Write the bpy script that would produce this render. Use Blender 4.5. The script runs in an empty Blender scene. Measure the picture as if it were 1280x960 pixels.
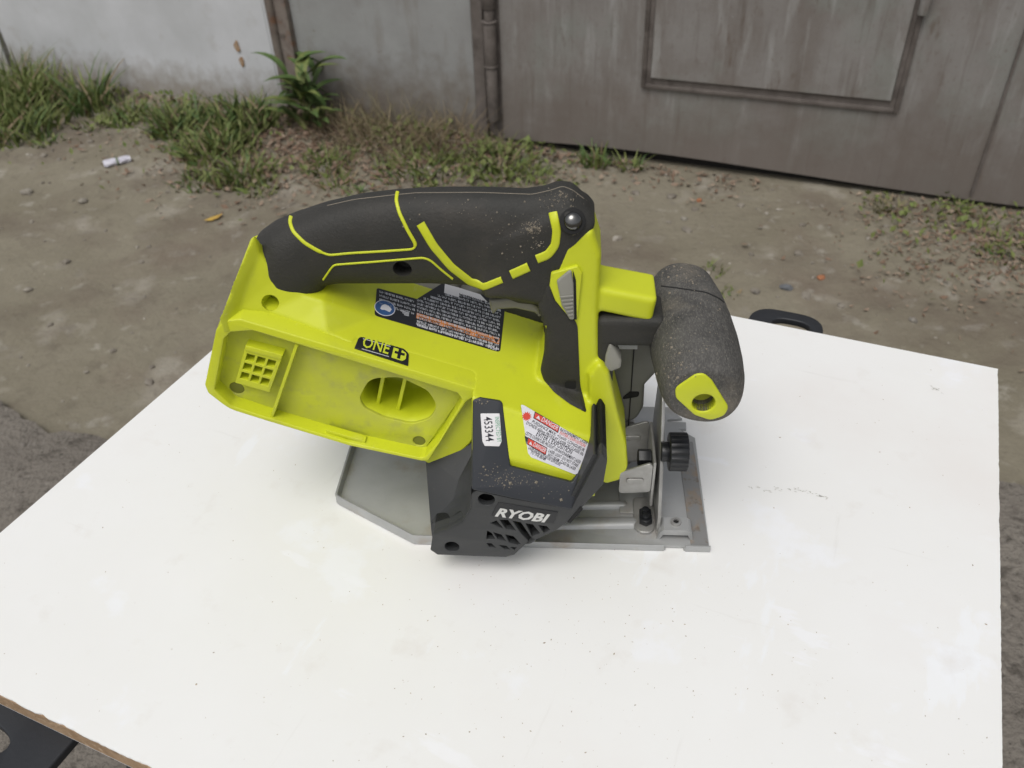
import bpy, bmesh, math, random
import numpy as np
from mathutils import Vector, Matrix
from mathutils.bvhtree import BVHTree

random.seed(7); rng = np.random.default_rng(7)
sc = bpy.context.scene
col = sc.collection

# ------------------------------------------------------------------ camera
CR = np.array([[0.99918, -0.04046, 0.0], [-0.02532, -0.62520, 0.78005], [-0.03156, -0.77941, -0.62571]])
CAM_H = 1.26; BOARD_Z = 0.80
cd = bpy.data.cameras.new('camera'); cam = bpy.data.objects.new('camera', cd); col.objects.link(cam)
_r, _d, _f = (Vector(CR[:, i]).normalized() for i in range(3))
_m = Matrix.Identity(4)
for i in range(3):
    _m[i][0] = _r[i]; _m[i][1] = -_d[i]; _m[i][2] = -_f[i]
_m[0][3], _m[1][3], _m[2][3] = 0, 0, CAM_H
cam.matrix_world = _m
cd.sensor_width = 36; cd.lens = 1066 / 1280 * 36; cd.clip_start = 0.02; cd.clip_end = 500
cd.dof.use_dof = True; cd.dof.focus_distance = 0.56; cd.dof.aperture_fstop = 14
sc.camera = cam

# ------------------------------------------------------------------ sky and sun (bright overcast)
SUN_EL, SUN_AZ = math.radians(62), math.radians(205)
w = bpy.data.worlds.new('World'); sc.world = w; w.use_nodes = True
nt = w.node_tree; nt.nodes.clear()
sky = nt.nodes.new('ShaderNodeTexSky'); sky.sky_type = 'NISHITA'; sky.sun_disc = False
sky.sun_elevation = SUN_EL; sky.sun_rotation = SUN_AZ; sky.dust_density = 4; sky.air_density = 1.0
hs = nt.nodes.new('ShaderNodeHueSaturation'); hs.inputs['Saturation'].default_value = 0.22
bg = nt.nodes.new('ShaderNodeBackground'); bg.inputs['Strength'].default_value = 0.15
wo = nt.nodes.new('ShaderNodeOutputWorld')
nt.links.new(sky.outputs[0], hs.inputs['Color']); nt.links.new(hs.outputs[0], bg.inputs[0]); nt.links.new(bg.outputs[0], wo.inputs[0])
sl = bpy.data.lights.new('sun', 'SUN'); sl.energy = 1.5; sl.angle = math.radians(32); sl.color = (1, 0.965, 0.92)
so = bpy.data.objects.new('sun', sl); col.objects.link(so)
sdir = Vector((math.sin(SUN_AZ) * math.cos(SUN_EL), math.cos(SUN_AZ) * math.cos(SUN_EL), math.sin(SUN_EL)))
so.rotation_euler = sdir.to_track_quat('Z', 'Y').to_euler()
sc.view_settings.view_transform = 'Standard'; sc.view_settings.look = 'None'
sc.view_settings.exposure = -0.32; sc.view_settings.gamma = 1.0

# ------------------------------------------------------------------ materials
def mat(name, base, rough=0.5, metal=0.0, var=None, vscale=30, bump=0.0, bscale=200, spec=0.5, layers=(), coord='Object', bdist=0.001, splash=None):
    """base colour, optional slow variation to `var`, optional layers (colour, noise scale, lo, hi, amount[, stretch])"""
    m = bpy.data.materials.new(name); m.use_nodes = True
    t = m.node_tree; b = t.nodes['Principled BSDF']
    b.inputs['Roughness'].default_value = rough; b.inputs['Metallic'].default_value = metal
    b.inputs['Specular IOR Level'].default_value = spec
    tc = t.nodes.new('ShaderNodeTexCoord'); co = tc.outputs[coord]
    def noise(scale, detail=5, stretch=None, rgh=0.6):
        n = t.nodes.new('ShaderNodeTexNoise'); n.inputs['Scale'].default_value = scale
        n.inputs['Detail'].default_value = detail; n.inputs['Roughness'].default_value = rgh
        if stretch:
            mp = t.nodes.new('ShaderNodeMapping'); mp.inputs['Scale'].default_value = stretch
            t.links.new(co, mp.inputs['Vector']); t.links.new(mp.outputs[0], n.inputs['Vector'])
        else:
            t.links.new(co, n.inputs['Vector'])
        return n.outputs['Fac']
    rgb = t.nodes.new('ShaderNodeRGB'); rgb.outputs[0].default_value = (*base, 1); cur = rgb.outputs[0]
    ls = list(layers)
    if var: ls.insert(0, (var, vscale, 0.35, 0.65, 1.0))
    for L in ls:
        c, s, lo, hi, amt = L[:5]; st = L[5] if len(L) > 5 else None
        mr = t.nodes.new('ShaderNodeMapRange'); mr.inputs['From Min'].default_value = lo; mr.inputs['From Max'].default_value = hi
        mr.inputs['To Max'].default_value = amt
        t.links.new(noise(s, 6, st), mr.inputs['Value'])
        mx = t.nodes.new('ShaderNodeMix'); mx.data_type = 'RGBA'; mx.inputs[7].default_value = (*c, 1)
        t.links.new(mr.outputs[0], mx.inputs[0]); t.links.new(cur, mx.inputs[6]); cur = mx.outputs[2]
    if splash:                                        # (colour, height, noise scale, amount): dirt splashed up from the ground
        sx = t.nodes.new('ShaderNodeSeparateXYZ'); t.links.new(co, sx.inputs[0])
        m1 = t.nodes.new('ShaderNodeMapRange'); m1.inputs['From Min'].default_value = splash[1]; m1.inputs['From Max'].default_value = 0.0; t.links.new(sx.outputs['Z'], m1.inputs['Value'])
        ad = t.nodes.new('ShaderNodeMath'); ad.operation = 'ADD'; t.links.new(m1.outputs[0], ad.inputs[0]); t.links.new(noise(splash[2], 6), ad.inputs[1])
        m2 = t.nodes.new('ShaderNodeMapRange'); m2.inputs['From Min'].default_value = 0.65; m2.inputs['From Max'].default_value = 1.25; m2.inputs['To Max'].default_value = splash[3]; t.links.new(ad.outputs[0], m2.inputs['Value'])
        mx = t.nodes.new('ShaderNodeMix'); mx.data_type = 'RGBA'; mx.inputs[7].default_value = (*splash[0], 1)
        t.links.new(m2.outputs[0], mx.inputs[0]); t.links.new(cur, mx.inputs[6]); cur = mx.outputs[2]
    t.links.new(cur, b.inputs['Base Color'])
    if bump:
        bp = t.nodes.new('ShaderNodeBump'); bp.inputs['Strength'].default_value = bump; bp.inputs['Distance'].default_value = bdist
        t.links.new(noise(bscale, 4), bp.inputs['Height']); t.links.new(bp.outputs[0], b.inputs['Normal'])
    return m

M = {}
M['lime'] = mat('lime_plastic', (0.595, 0.648, 0.022), 0.45, var=(0.555, 0.60, 0.022), vscale=18, bump=0.12, bscale=1800, bdist=0.0002,
                layers=[((0.36, 0.37, 0.06), 45, 0.58, 0.78, 0.4), ((0.66, 0.68, 0.16), 30, 0.60, 0.74, 0.35), ((0.22, 0.21, 0.08), 420, 0.68, 0.78, 0.5), ((0.70, 0.71, 0.30), 260, 0.68, 0.76, 0.4, (1, 0.2, 1)), ((0.16, 0.15, 0.06), 900, 0.70, 0.78, 0.6)])
M['lime_dirty'] = mat('dusty_lime_plastic', (0.54, 0.58, 0.03), 0.6, var=(0.46, 0.48, 0.07), vscale=35, bump=0.12, bscale=1500, bdist=0.0002,
                layers=[((0.30, 0.30, 0.12), 60, 0.52, 0.75, 0.7), ((0.12, 0.11, 0.04), 500, 0.70, 0.78, 0.6)])
M['dark'] = mat('dark_grey_plastic', (0.030, 0.032, 0.033), 0.5, var=(0.038, 0.039, 0.040), vscale=40, bump=0.15, bscale=2200, bdist=0.0002,
                layers=[((0.17, 0.15, 0.12), 260, 0.66, 0.85, 0.5)])
M['darkband'] = mat('charcoal_plastic', (0.024, 0.027, 0.033), 0.45, bump=0.15, bscale=2200, bdist=0.0002,
                layers=[((0.20, 0.18, 0.15), 330, 0.67, 0.85, 0.5)])
M['rubber'] = mat('charcoal_rubber_grip', (0.030, 0.030, 0.027), 0.60, var=(0.039, 0.037, 0.033), vscale=30, bump=0.8, bscale=620, bdist=0.0006, spec=0.35,
                layers=[((0.16, 0.14, 0.11), 300, 0.66, 0.85, 0.45), ((0.12, 0.10, 0.08), 20, 0.58, 0.75, 0.22)])
M['dusty_rubber'] = mat('sawdust_covered_rubber', (0.050, 0.049, 0.047), 0.75, bump=0.5, bscale=1100, bdist=0.0004, spec=0.3,
                layers=[((0.13, 0.125, 0.115), 26, 0.40, 0.68, 0.6), ((0.20, 0.19, 0.175), 900, 0.46, 0.70, 0.5, (1.8, 0.5, 0.9)), ((0.22, 0.21, 0.19), 330, 0.53, 0.70, 0.28, (1.5, 0.5, 1.0)), ((0.30, 0.27, 0.22), 600, 0.60, 0.70, 0.65), ((0.25, 0.215, 0.165), 16, 0.50, 0.68, 0.55), ((0.03, 0.03, 0.03), 500, 0.60, 0.72, 0.4)])
M['guard'] = mat('olive_grey_guard', (0.15, 0.15, 0.132), 0.5, var=(0.17, 0.17, 0.15), vscale=40, bump=0.1, bscale=1200, bdist=0.0002)
M['lever'] = mat('pale_grey_plastic', (0.27, 0.265, 0.235), 0.5, bump=0.1, bscale=1200, bdist=0.0002)
M['steel'] = mat('grey_sheet_steel', (0.37, 0.375, 0.37), 0.42, 0.3, var=(0.43, 0.435, 0.43), vscale=25, bump=0.08, bscale=700, bdist=0.0002,
                layers=[((0.30, 0.22, 0.14), 24, 0.55, 0.68, 0.5), ((0.10, 0.09, 0.08), 300, 0.68, 0.8, 0.5)])
M['worn_steel'] = mat('rust_stained_steel', (0.25, 0.25, 0.245), 0.5, 0.2, layers=[((0.33, 0.23, 0.14), 34, 0.48, 0.60, 0.75), ((0.16, 0.11, 0.07), 150, 0.58, 0.70, 0.6)])
M['bsteel'] = mat('bright_bracket_steel', (0.46, 0.455, 0.44), 0.38, 0.6, var=(0.34, 0.335, 0.32), vscale=60, layers=[((0.28, 0.17, 0.11), 30, 0.6, 0.75, 0.4)])
M['lever2'] = mat('olive_grey_trigger', (0.16, 0.155, 0.125), 0.5)
M['well'] = mat('hole_shade_olive', (0.17, 0.18, 0.03), 0.6)  # lime darkened to olive: the shade inside the bay holes as colour
M['chrome'] = mat('polished_steel', (0.16, 0.16, 0.155), 0.22, 1.0)
M['black'] = mat('black_plastic', (0.010, 0.011, 0.013), 0.38, bump=0.1, bscale=1200, bdist=0.0002)
M['void'] = mat('unlit_shade_black', (0.008, 0.008, 0.008), 0.8)
M['lab_black'] = mat('black_label_print', (0.012, 0.013, 0.016), 0.4)
M['lab_white'] = mat('white_label_film', (0.66, 0.66, 0.70), 0.35)
M['paper'] = mat('white_sticker_paper', (0.74, 0.73, 0.74), 0.6)
M['lab_grey'] = mat('pale_grey_print', (0.52, 0.53, 0.56), 0.5)
M['ink'] = mat('black_ink', (0.02, 0.02, 0.03), 0.5)
M['red'] = mat('red_print', (0.62, 0.06, 0.035), 0.45)
M['orange'] = mat('orange_print', (0.62, 0.22, 0.05), 0.45)
M['blue'] = mat('blue_print', (0.03, 0.09, 0.24), 0.4)
M['green_ink'] = mat('green_ink', (0.10, 0.36, 0.20), 0.5)
M['silver'] = mat('silver_lettering', (0.62, 0.62, 0.60), 0.35, 0.2)
M['lime_ink'] = mat('lime_print', (0.56, 0.63, 0.04), 0.4)

# ------------------------------------------------------------------ mesh helpers
def link(name, me, m, parent=None):
    o = bpy.data.objects.new(name, me); col.objects.link(o)
    if m is not None: me.materials.clear(); me.materials.append(m)
    if parent is not None: o.parent = parent
    return o

def tag(o, label=None, cat=None, group=None, kind=None):
    if label: o['label'] = label
    if cat: o['category'] = cat
    if group: o['group'] = group
    if kind: o['kind'] = kind
    return o

def empty(name, loc=(0, 0, 0), rz=0):
    o = bpy.data.objects.new(name, None); col.objects.link(o); o.location = loc; o.rotation_euler = (0, 0, rz); o.empty_display_size = 0.05
    return o

def smooth(me, ang=35):
    me.polygons.foreach_set('use_smooth', [True] * len(me.polygons)); me.set_sharp_from_angle(angle=math.radians(ang)); me.update()

def pymesh(verts, faces, name='m', ang=35, sm=True):
    me = bpy.data.meshes.new(name); me.from_pydata([tuple(map(float, v)) for v in verts], [], [tuple(f) for f in faces]); me.validate()
    bm = bmesh.new(); bm.from_mesh(me); bmesh.ops.recalc_face_normals(bm, faces=bm.faces); bm.to_mesh(me); bm.free()
    if sm: smooth(me, ang)
    return me

def evaluated(me, mods):
    """apply a list of (type, settings) modifiers to a mesh and return the new mesh"""
    o = bpy.data.objects.new('tmp', me); col.objects.link(o)
    for ty, st in mods:
        md = o.modifiers.new(ty, ty)
        for k, v in st.items(): setattr(md, k, v)
    dg = bpy.context.evaluated_depsgraph_get(); dg.update()
    r = bpy.data.meshes.new_from_object(o.evaluated_get(dg)); bpy.data.objects.remove(o)
    return r

def rnd(pts, r, seg=4):
    """round the corners of a closed 2D polygon"""
    out = []; n = len(pts); rr = r if isinstance(r, (list, tuple)) else [r] * n
    for i in range(n):
        p0, p1, p2 = (np.array(pts[(i + k) % n], float) for k in (-1, 0, 1))
        a, b = p0 - p1, p2 - p1; la, lb = np.linalg.norm(a), np.linalg.norm(b)
        if rr[i] <= 0 or la < 1e-9 or lb < 1e-9: out.append(tuple(p1)); continue
        a /= la; b /= lb; ang = math.acos(max(-1, min(1, a @ b)))
        if ang > math.pi - 0.05: out.append(tuple(p1)); continue
        d = min(rr[i] / math.tan(ang / 2), la * 0.45, lb * 0.45)
        q0, q2 = p1 + a * d, p1 + b * d
        for k in range(seg + 1):
            s = k / seg; out.append(tuple((1 - s) ** 2 * q0 + 2 * s * (1 - s) * p1 + s * s * q2))
    return out

def plate_mesh(loops, o, U, V, t0, t1, bevel=0.0, res=2, ang=35):
    """2D loops (first outer, others holes) in frame o,U,V extruded along N=UxV between t0 and t1"""
    U, V = np.array(U, float), np.array(V, float); N = np.cross(U, V); o = np.array(o, float)
    cu = bpy.data.curves.new('c', 'CURVE'); cu.dimensions = '2D'; cu.fill_mode = 'BOTH'
    cu.bevel_depth = bevel; cu.bevel_resolution = res; cu.extrude = max((t1 - t0) / 2 - bevel, 0); cu.offset = -bevel if bevel else 0
    S = 100.0
    cu.bevel_depth *= S; cu.extrude *= S; cu.offset *= S
    for lp in loops:
        sp = cu.splines.new('POLY'); sp.points.add(len(lp) - 1); sp.use_cyclic_u = True
        for p, q in zip(sp.points, lp): p.co = (q[0] * S, q[1] * S, 0, 1)
    ob = bpy.data.objects.new('tmp', cu); col.objects.link(ob)
    dg = bpy.context.evaluated_depsgraph_get(); dg.update()
    me = bpy.data.meshes.new_from_object(ob.evaluated_get(dg)); bpy.data.objects.remove(ob); bpy.data.curves.remove(cu)
    co = np.empty(len(me.vertices) * 3); me.vertices.foreach_get('co', co); co = co.reshape(-1, 3) / S
    tm = (t0 + t1) / 2
    w_ = o + co[:, :1] * U + co[:, 1:2] * V + (co[:, 2:3] + tm) * N
    me.vertices.foreach_set('co', w_.ravel()); me.update()
    bm = bmesh.new(); bm.from_mesh(me); bmesh.ops.remove_doubles(bm, verts=bm.verts, dist=1e-6)
    bmesh.ops.recalc_face_normals(bm, faces=bm.faces); bm.to_mesh(me); bm.free()
    smooth(me, ang); return me

def join_meshes(mes):
    bm = bmesh.new()
    for me in mes: bm.from_mesh(me)
    r = bpy.data.meshes.new('j'); bm.to_mesh(r); bm.free(); return r

def box_mesh(a, b, bevel=0.0, seg=2):
    bm = bmesh.new(); bmesh.ops.create_cube(bm, size=1)
    for v in bm.verts: v.co = Vector([(a[i] + b[i]) / 2 + v.co[i] * (b[i] - a[i]) for i in range(3)])
    if bevel: bmesh.ops.bevel(bm, geom=bm.edges[:], offset=bevel, segments=seg, affect='EDGES', profile=0.5)
    me = bpy.data.meshes.new('b'); bm.to_mesh(me); bm.free(); smooth(me, 40); return me

def cyl_mesh(p, q, r0, r1=None, n=24, bevel=0.0):
    p, q = Vector(p), Vector(q); r1 = r0 if r1 is None else r1; L = (q - p).length
    bm = bmesh.new(); bmesh.ops.create_cone(bm, cap_ends=True, segments=n, radius1=r0, radius2=r1, depth=L)
    if bevel:
        ed = [e for e in bm.edges if abs(e.verts[0].co.z - e.verts[1].co.z) < 1e-7]
        bmesh.ops.bevel(bm, geom=ed, offset=bevel, segments=2, affect='EDGES', profile=0.5)
    rot = (q - p).to_track_quat('Z', 'Y').to_matrix().to_4x4()
    bm.transform(Matrix.Translation((p + q) / 2) @ rot); me = bpy.data.meshes.new('c'); bm.to_mesh(me); bm.free(); smooth(me, 40); return me

def loft_mesh(rings, ang=50):
    n = len(rings[0]); V_ = [p for r in rings for p in r]; F = []
    for i in range(len(rings) - 1):
        for j in range(n):
            F.append((i * n + j, i * n + (j + 1) % n, (i + 1) * n + (j + 1) % n, (i + 1) * n + j))
    F.append(tuple(range(n))[::-1]); F.append(tuple((len(rings) - 1) * n + j for j in range(n)))
    return pymesh(V_, F, ang=ang)

def tube_mesh(pts, r, n=8):
    pts = [np.array(p, float) for p in pts]; rings = []
    for i, p in enumerate(pts):
        t = pts[min(i + 1, len(pts) - 1)] - pts[max(i - 1, 0)]; t /= np.linalg.norm(t)
        a = np.cross(t, [0, 0, 1.0]); a = a if np.linalg.norm(a) > 1e-3 else np.cross(t, [0, 1.0, 0]); a /= np.linalg.norm(a); b = np.cross(t, a)
        rr = r[i] if isinstance(r, (list, tuple)) else r
        rings.append([p + rr * (math.cos(k * 2 * math.pi / n) * a + math.sin(k * 2 * math.pi / n) * b) for k in range(n)])
    return loft_mesh(rings)

def boolean(me, cutters, op='DIFFERENCE'):
    c = bpy.data.objects.new('cut', join_meshes(cutters)); col.objects.link(c)
    r = evaluated(me, [('BOOLEAN', dict(object=c, operation=op, solver='EXACT', use_self=False))]); bpy.data.objects.remove(c)
    smooth(r, 35); return r

# ------------------------------------------------------------------ ground
def fbm(x, y, seed=0, octs=5, f=1.0, g=0.5):
    r_ = np.random.default_rng(seed); z = np.zeros_like(x); a = 1.0
    for _ in range(octs):
        for _k in range(4):
            th, ph = r_.uniform(0, 2 * math.pi, 2); ff = f * r_.uniform(0.7, 1.4)
            z += a * 0.35 * np.sin((x * math.cos(th) + y * math.sin(th)) * ff * 2 * math.pi + ph + 1.5 * np.sin((y * math.cos(th) - x * math.sin(th)) * ff * 3.1 + ph * 2))
        a *= g; f *= 2.05
    return z

WO = np.array([0.035, 2.943]); WA = math.radians(-22.55); WD = np.array([math.cos(WA), math.sin(WA)]); WN = np.array([WD[1], -WD[0]])   # garage front line, its direction, its outward normal
def wall_pt(s, z, off=0.0):
    p = WO + WD * s + WN * off; return np.array([p[0], p[1], z])

def ground_z(x, y):
    z = 0.010 * fbm(x, y, 3, 3, 0.35) + 0.0045 * fbm(x, y, 5, 4, 1.6, 0.6)
    d = (x - WO[0]) * WN[0] + (y - WO[1]) * WN[1]; s = (x - WO[0]) * WD[0] + (y - WO[1]) * WD[1]
    bank = np.exp(-np.maximum(d, 0) / 0.22) * 0.035 * np.clip((0.25 - s) / 0.5, 0, 1)
    z = z * np.clip(0.25 + d * 0.9, 0.15, 1) + bank
    return z - 0.004

def make_ground():
    xs = np.concatenate([-np.geomspace(60, 3.2, 14)[:-1], np.linspace(-3.2, 3.2, 321), np.geomspace(3.2, 60, 14)[1:]])
    ys = np.concatenate([-np.geomspace(60, 0.8, 14)[:-1], np.linspace(-0.8, 4.6, 271), np.geomspace(4.6, 60, 14)[1:]])
    X, Y = np.meshgrid(xs, ys); Z = ground_z(X, Y); near = (abs(X) < 3.3) & (Y > -0.9) & (Y < 4.7); Z = np.where(near, Z, -0.005)
    nx, ny = len(xs), len(ys); V_ = np.stack([X.ravel(), Y.ravel(), Z.ravel()], 1)
    F = [(j * nx + i, j * nx + i + 1, (j + 1) * nx + i + 1, (j + 1) * nx + i) for j in range(ny - 1) for i in range(nx - 1)]
    me = bpy.data.meshes.new('ground'); me.from_pydata(V_.tolist(), [], F); smooth(me, 60)
    m = mat('packed_dirt', (0.188, 0.168, 0.124), 0.95, spec=0.2, var=(0.232, 0.210, 0.160), vscale=2.2, bump=0.9, bscale=38, bdist=0.007,
            layers=[((0.165, 0.125, 0.10), 1.6, 0.55, 0.72, 0.6), ((0.34, 0.315, 0.265), 5, 0.57, 0.66, 0.6), ((0.34, 0.32, 0.275), 13, 0.60, 0.68, 0.65), ((0.12, 0.103, 0.080), 20, 0.55, 0.70, 0.4), ((0.13, 0.105, 0.083), 2.6, 0.50, 0.66, 0.6), ((0.12, 0.103, 0.080), 75, 0.58, 0.70, 0.35), ((0.30, 0.275, 0.24), 130, 0.66, 0.76, 0.6), ((0.07, 0.06, 0.05), 210, 0.66, 0.76, 0.6)])
    tag(link('ground', me, m), kind='structure')
make_ground()

def make_pavement():
    """worn asphalt sheet under the work table, its ragged edge proud of the dirt"""
    edge = [(-3.0, 2.15), (-1.9, 1.86), (-1.5, 1.70), (-1.21, 1.574), (-1.14, 1.526), (-1.05, 1.457), (-0.95, 1.437), (-0.86, 1.42), (-0.5, 1.36), (0.0, 1.30), (0.5, 1.25), (0.9, 1.20), (1.3, 1.10), (3.0, 0.8)]
    top = []
    for (a, b) in zip(edge[:-1], edge[1:]):
        n = max(2, int(math.dist(a, b) / 0.025))
        for k in range(n):
            t = k / n; top.append((a[0] + (b[0] - a[0]) * t, a[1] + (b[1] - a[1]) * t))
    top.append(edge[-1]); top = [(x + rng.normal(0, 0.006), y + rng.normal(0, 0.008)) for x, y in top]
    rows = []; depth = [0.0, 0.0, 0.03, 0.07, 0.12, 0.18, 0.26, 0.36, 0.48, 0.62, 0.8, 1.0, 1.3, 1.8, 3.2]
    for k, dpt in enumerate(depth):
        r_ = []
        for (x, y) in top:
            yy = y - dpt; base = float(ground_z(np.array(x), np.array(y)))
            z = (base - 0.012) if k == 0 else 0.016 + 0.0025 * float(fbm(np.array(x), np.array(yy), 9, 3, 2.5)) - (0.004 if k == 1 else 0)
            r_.append((x, yy, z))
        rows.append(r_)
    n = len(top); V_ = [p for r_ in rows for p in r_]
    F = [(i * n + j, i * n + j + 1, (i + 1) * n + j + 1, (i + 1) * n + j) for i in range(len(rows) - 1) for j in range(n - 1)]
    m = mat('worn_asphalt', (0.165, 0.148, 0.128), 0.95, spec=0.2, var=(0.215, 0.195, 0.168), vscale=4, bump=1.0, bscale=60, bdist=0.014,
            layers=[((0.085, 0.075, 0.064), 30, 0.54, 0.66, 0.75), ((0.28, 0.26, 0.235), 55, 0.60, 0.72, 0.6), ((0.03, 0.028, 0.024), 90, 0.61, 0.69, 0.75)])
    tag(link('asphalt_pavement', pymesh(V_, F, ang=60), m), kind='structure')
make_pavement()

# ------------------------------------------------------------------ garage fronts
wall_mats = dict(
    gate=mat('old_grey_gate_paint', splash=((0.155, 0.132, 0.115), 0.42, 16, 0.8), base=(0.235, 0.224, 0.212), rough=0.6, spec=0.35, coord='Object', var=(0.205, 0.190, 0.178), vscale=5, bump=0.35, bscale=40, bdist=0.003,
             layers=[((0.150, 0.128, 0.112), 4, 0.46, 0.66, 0.7, (2.2, 2.2, 0.7)), ((0.215, 0.225, 0.205), 3, 0.50, 0.62, 0.7), ((0.34, 0.34, 0.33), 9, 0.54, 0.70, 0.65, (2.6, 2.6, 0.35)), ((0.12, 0.10, 0.085), 12, 0.56, 0.70, 0.6, (3.2, 3.2, 0.22)), ((0.10, 0.07, 0.05), 30, 0.60, 0.72, 0.55, (1, 1, 0.3)), ((0.14, 0.11, 0.09), 120, 0.58, 0.70, 0.5, (1, 1, 0.5)), ((0.36, 0.36, 0.35), 160, 0.66, 0.74, 0.5, (1, 1, 0.6))]),
    grey=mat('pale_grey_metal_paint', splash=((0.14, 0.115, 0.09), 0.35, 16, 0.8), base=(0.30, 0.305, 0.30), rough=0.6, spec=0.35, var=(0.25, 0.25, 0.245), vscale=5, bump=0.3, bscale=35, bdist=0.003,
             layers=[((0.17, 0.145, 0.12), 6, 0.54, 0.75, 0.55, (2.5, 2.5, 0.6)), ((0.12, 0.08, 0.05), 60, 0.66, 0.76, 0.5)]),
    white=mat('white_metal_paint', splash=((0.24, 0.205, 0.165), 0.22, 22, 0.75), base=(0.56, 0.57, 0.59), rough=0.55, spec=0.35, var=(0.48, 0.49, 0.50), vscale=4, bump=0.3, bscale=30, bdist=0.003,
             layers=[((0.30, 0.27, 0.23), 7, 0.58, 0.78, 0.45), ((0.30, 0.14, 0.05), 16, 0.70, 0.74, 0.85), ((0.20, 0.15, 0.11), 70, 0.68, 0.76, 0.6)]),
    rust=mat('rusty_steel', (0.13, 0.10, 0.085), 0.8, var=(0.22, 0.19, 0.165), vscale=14, bump=0.5, bscale=60, bdist=0.002,
             layers=[((0.20, 0.085, 0.035), 22, 0.55, 0.68, 0.8), ((0.05, 0.04, 0.035), 18, 0.56, 0.7, 0.8)]),
    brown=mat('dirty_brown_steel', (0.15, 0.13, 0.118), 0.75, var=(0.10, 0.085, 0.075), vscale=20, bump=0.4, bscale=80, bdist=0.002, layers=[((0.05, 0.04, 0.035), 12, 0.56, 0.7, 0.7)]),
    dark=mat('dark_gap', (0.02, 0.018, 0.016), 0.9))
WROT = Matrix.Translation((WO[0], WO[1], 0)) @ Matrix.Rotation(WA, 4, 'Z')
def wempty(name):
    o = empty(name); o.matrix_world = WROT; return o
# wall frame: x along the fronts, -y toward the yard, z up
def wbox(name, parent, s0, s1, z0, z1, y0, y1, m, bevel=0.003):
    return link(name, box_mesh((s0, y0, z0), (s1, y1, z1), bevel, 1), wall_mats[m], parent)

gate = tag(wempty('garage_gate'), 'grey streaked steel garage gate with a small wicket door in it', 'gate')
def dented(name, parent, s0, s1, z0, z1, y, m, seed, amp=0.004, skirt=None, thick=0.006):
    ns, nz = 90, 70; S_, Z_ = np.meshgrid(np.linspace(s0, s1, ns), np.linspace(z0, z1, nz))
    D = amp * fbm(S_, Z_, seed, 3, 0.9, 0.5)
    if skirt is not None: Z_ = Z_ + skirt(S_) * np.clip(1 - (Z_ - z0) / 0.3, 0, 1)
    V_ = np.concatenate([np.stack([S_.ravel(), (y - D).ravel(), Z_.ravel()], 1), np.stack([S_.ravel(), (y - D + thick).ravel(), Z_.ravel()], 1)])
    n = ns * nz; F = []
    for j in range(nz - 1):
        for i in range(ns - 1):
            a = j * ns + i; F.append((a, a + 1, a + ns + 1, a + ns)); F.append((a + n, a + ns + n, a + ns + 1 + n, a + 1 + n))
    for i in range(ns - 1): F.append((i, i + n, i + 1 + n, i + 1)); a = (nz - 1) * ns + i; F.append((a, a + 1, a + 1 + n, a + n))
    for j in range(nz - 1): a = j * ns; F.append((a, a + ns, a + ns + n, a + n)); a = j * ns + ns - 1; F.append((a, a + n, a + ns + n, a + ns))
    return link(name, pymesh(V_, F, ang=50), wall_mats[m], parent)
dented('sheet', gate, -0.03, 2.55, 0.022, 2.25, 0.0, 'gate', 21, 0.0025, lambda s: 0.012 * np.sin(s * 3.1) + 0.006)
wbox('gap_shade_sheet', gate, -0.03, 2.55, -0.12, 2.25, 0.05, 0.09, 'dark', 0)  # near-black sheet behind the gate, painting the shade in its bottom gap
wbox('seam_strip', gate, 1.505, 1.512, 0.03, 2.2, -0.007, 0.0, 'brown', 0.001)
# wicket door: angle-iron frame, door leaf, hinge
wk = link('wicket_door', box_mesh((0.492, -0.016, 0.298), (1.218, -0.003, 1.95), 0.002, 1), wall_mats['gate'], gate)
for (a0, a1, b0, b1) in ((0.462, 0.476, 0.262, 1.98), (1.232, 1.246, 0.262, 1.98), (0.476, 1.232, 0.262, 0.276), (0.476, 1.232, 1.966, 1.98)):
    link('frame_strip', box_mesh((a0, -0.012, b0), (a1, -0.001, b1), 0.003, 2), wall_mats['brown'], wk)
for (a0, a1, b0, b1) in ((0.476, 0.4915, 0.276, 1.966), (1.2185, 1.232, 0.276, 1.966), (0.4915, 1.2185, 0.276, 0.2975)):
    link('rebate', box_mesh((a0, -0.006, b0), (a1, -0.0005, b1), 0, 1), wall_mats['brown'], wk)
for hz in (0.545, 1.6): link('hinge', cyl_mesh((1.243, -0.022, hz), (1.243, -0.022, hz + 0.11), 0.015, bevel=0.003), wall_mats['gate'], wk)

post = tag(wempty('gate_hinge_post'), 'dirty brown steel post with a long pipe hinge between two grey panels', 'post')
wbox('jamb', post, -0.132, -0.088, -0.05, 2.3, -0.006, 0.05, 'brown')
wbox('back_plate', post, -0.088, -0.028, -0.05, 2.3, 0.006, 0.05, 'brown')
for (z0, z1, r_) in ((0.10, 0.285, 0.0205), (0.285, 0.292, 0.024), (0.292, 0.43, 0.022), (0.43, 0.437, 0.025), (0.437, 0.475, 0.017), (0.475, 0.90, 0.022)):
    link('hinge_barrel', cyl_mesh((-0.058, -0.022, z0), (-0.058, -0.022, z1), r_, bevel=0.002), wall_mats['brown'], post)

gp = tag(wempty('grey_side_panel'), 'plain pale grey steel panel between the rusty post and the hinge post', 'panel')
dented('sheet', gp, -0.852, -0.133, -0.02, 2.3, 0.010, 'grey', 33, 0.003)

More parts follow.
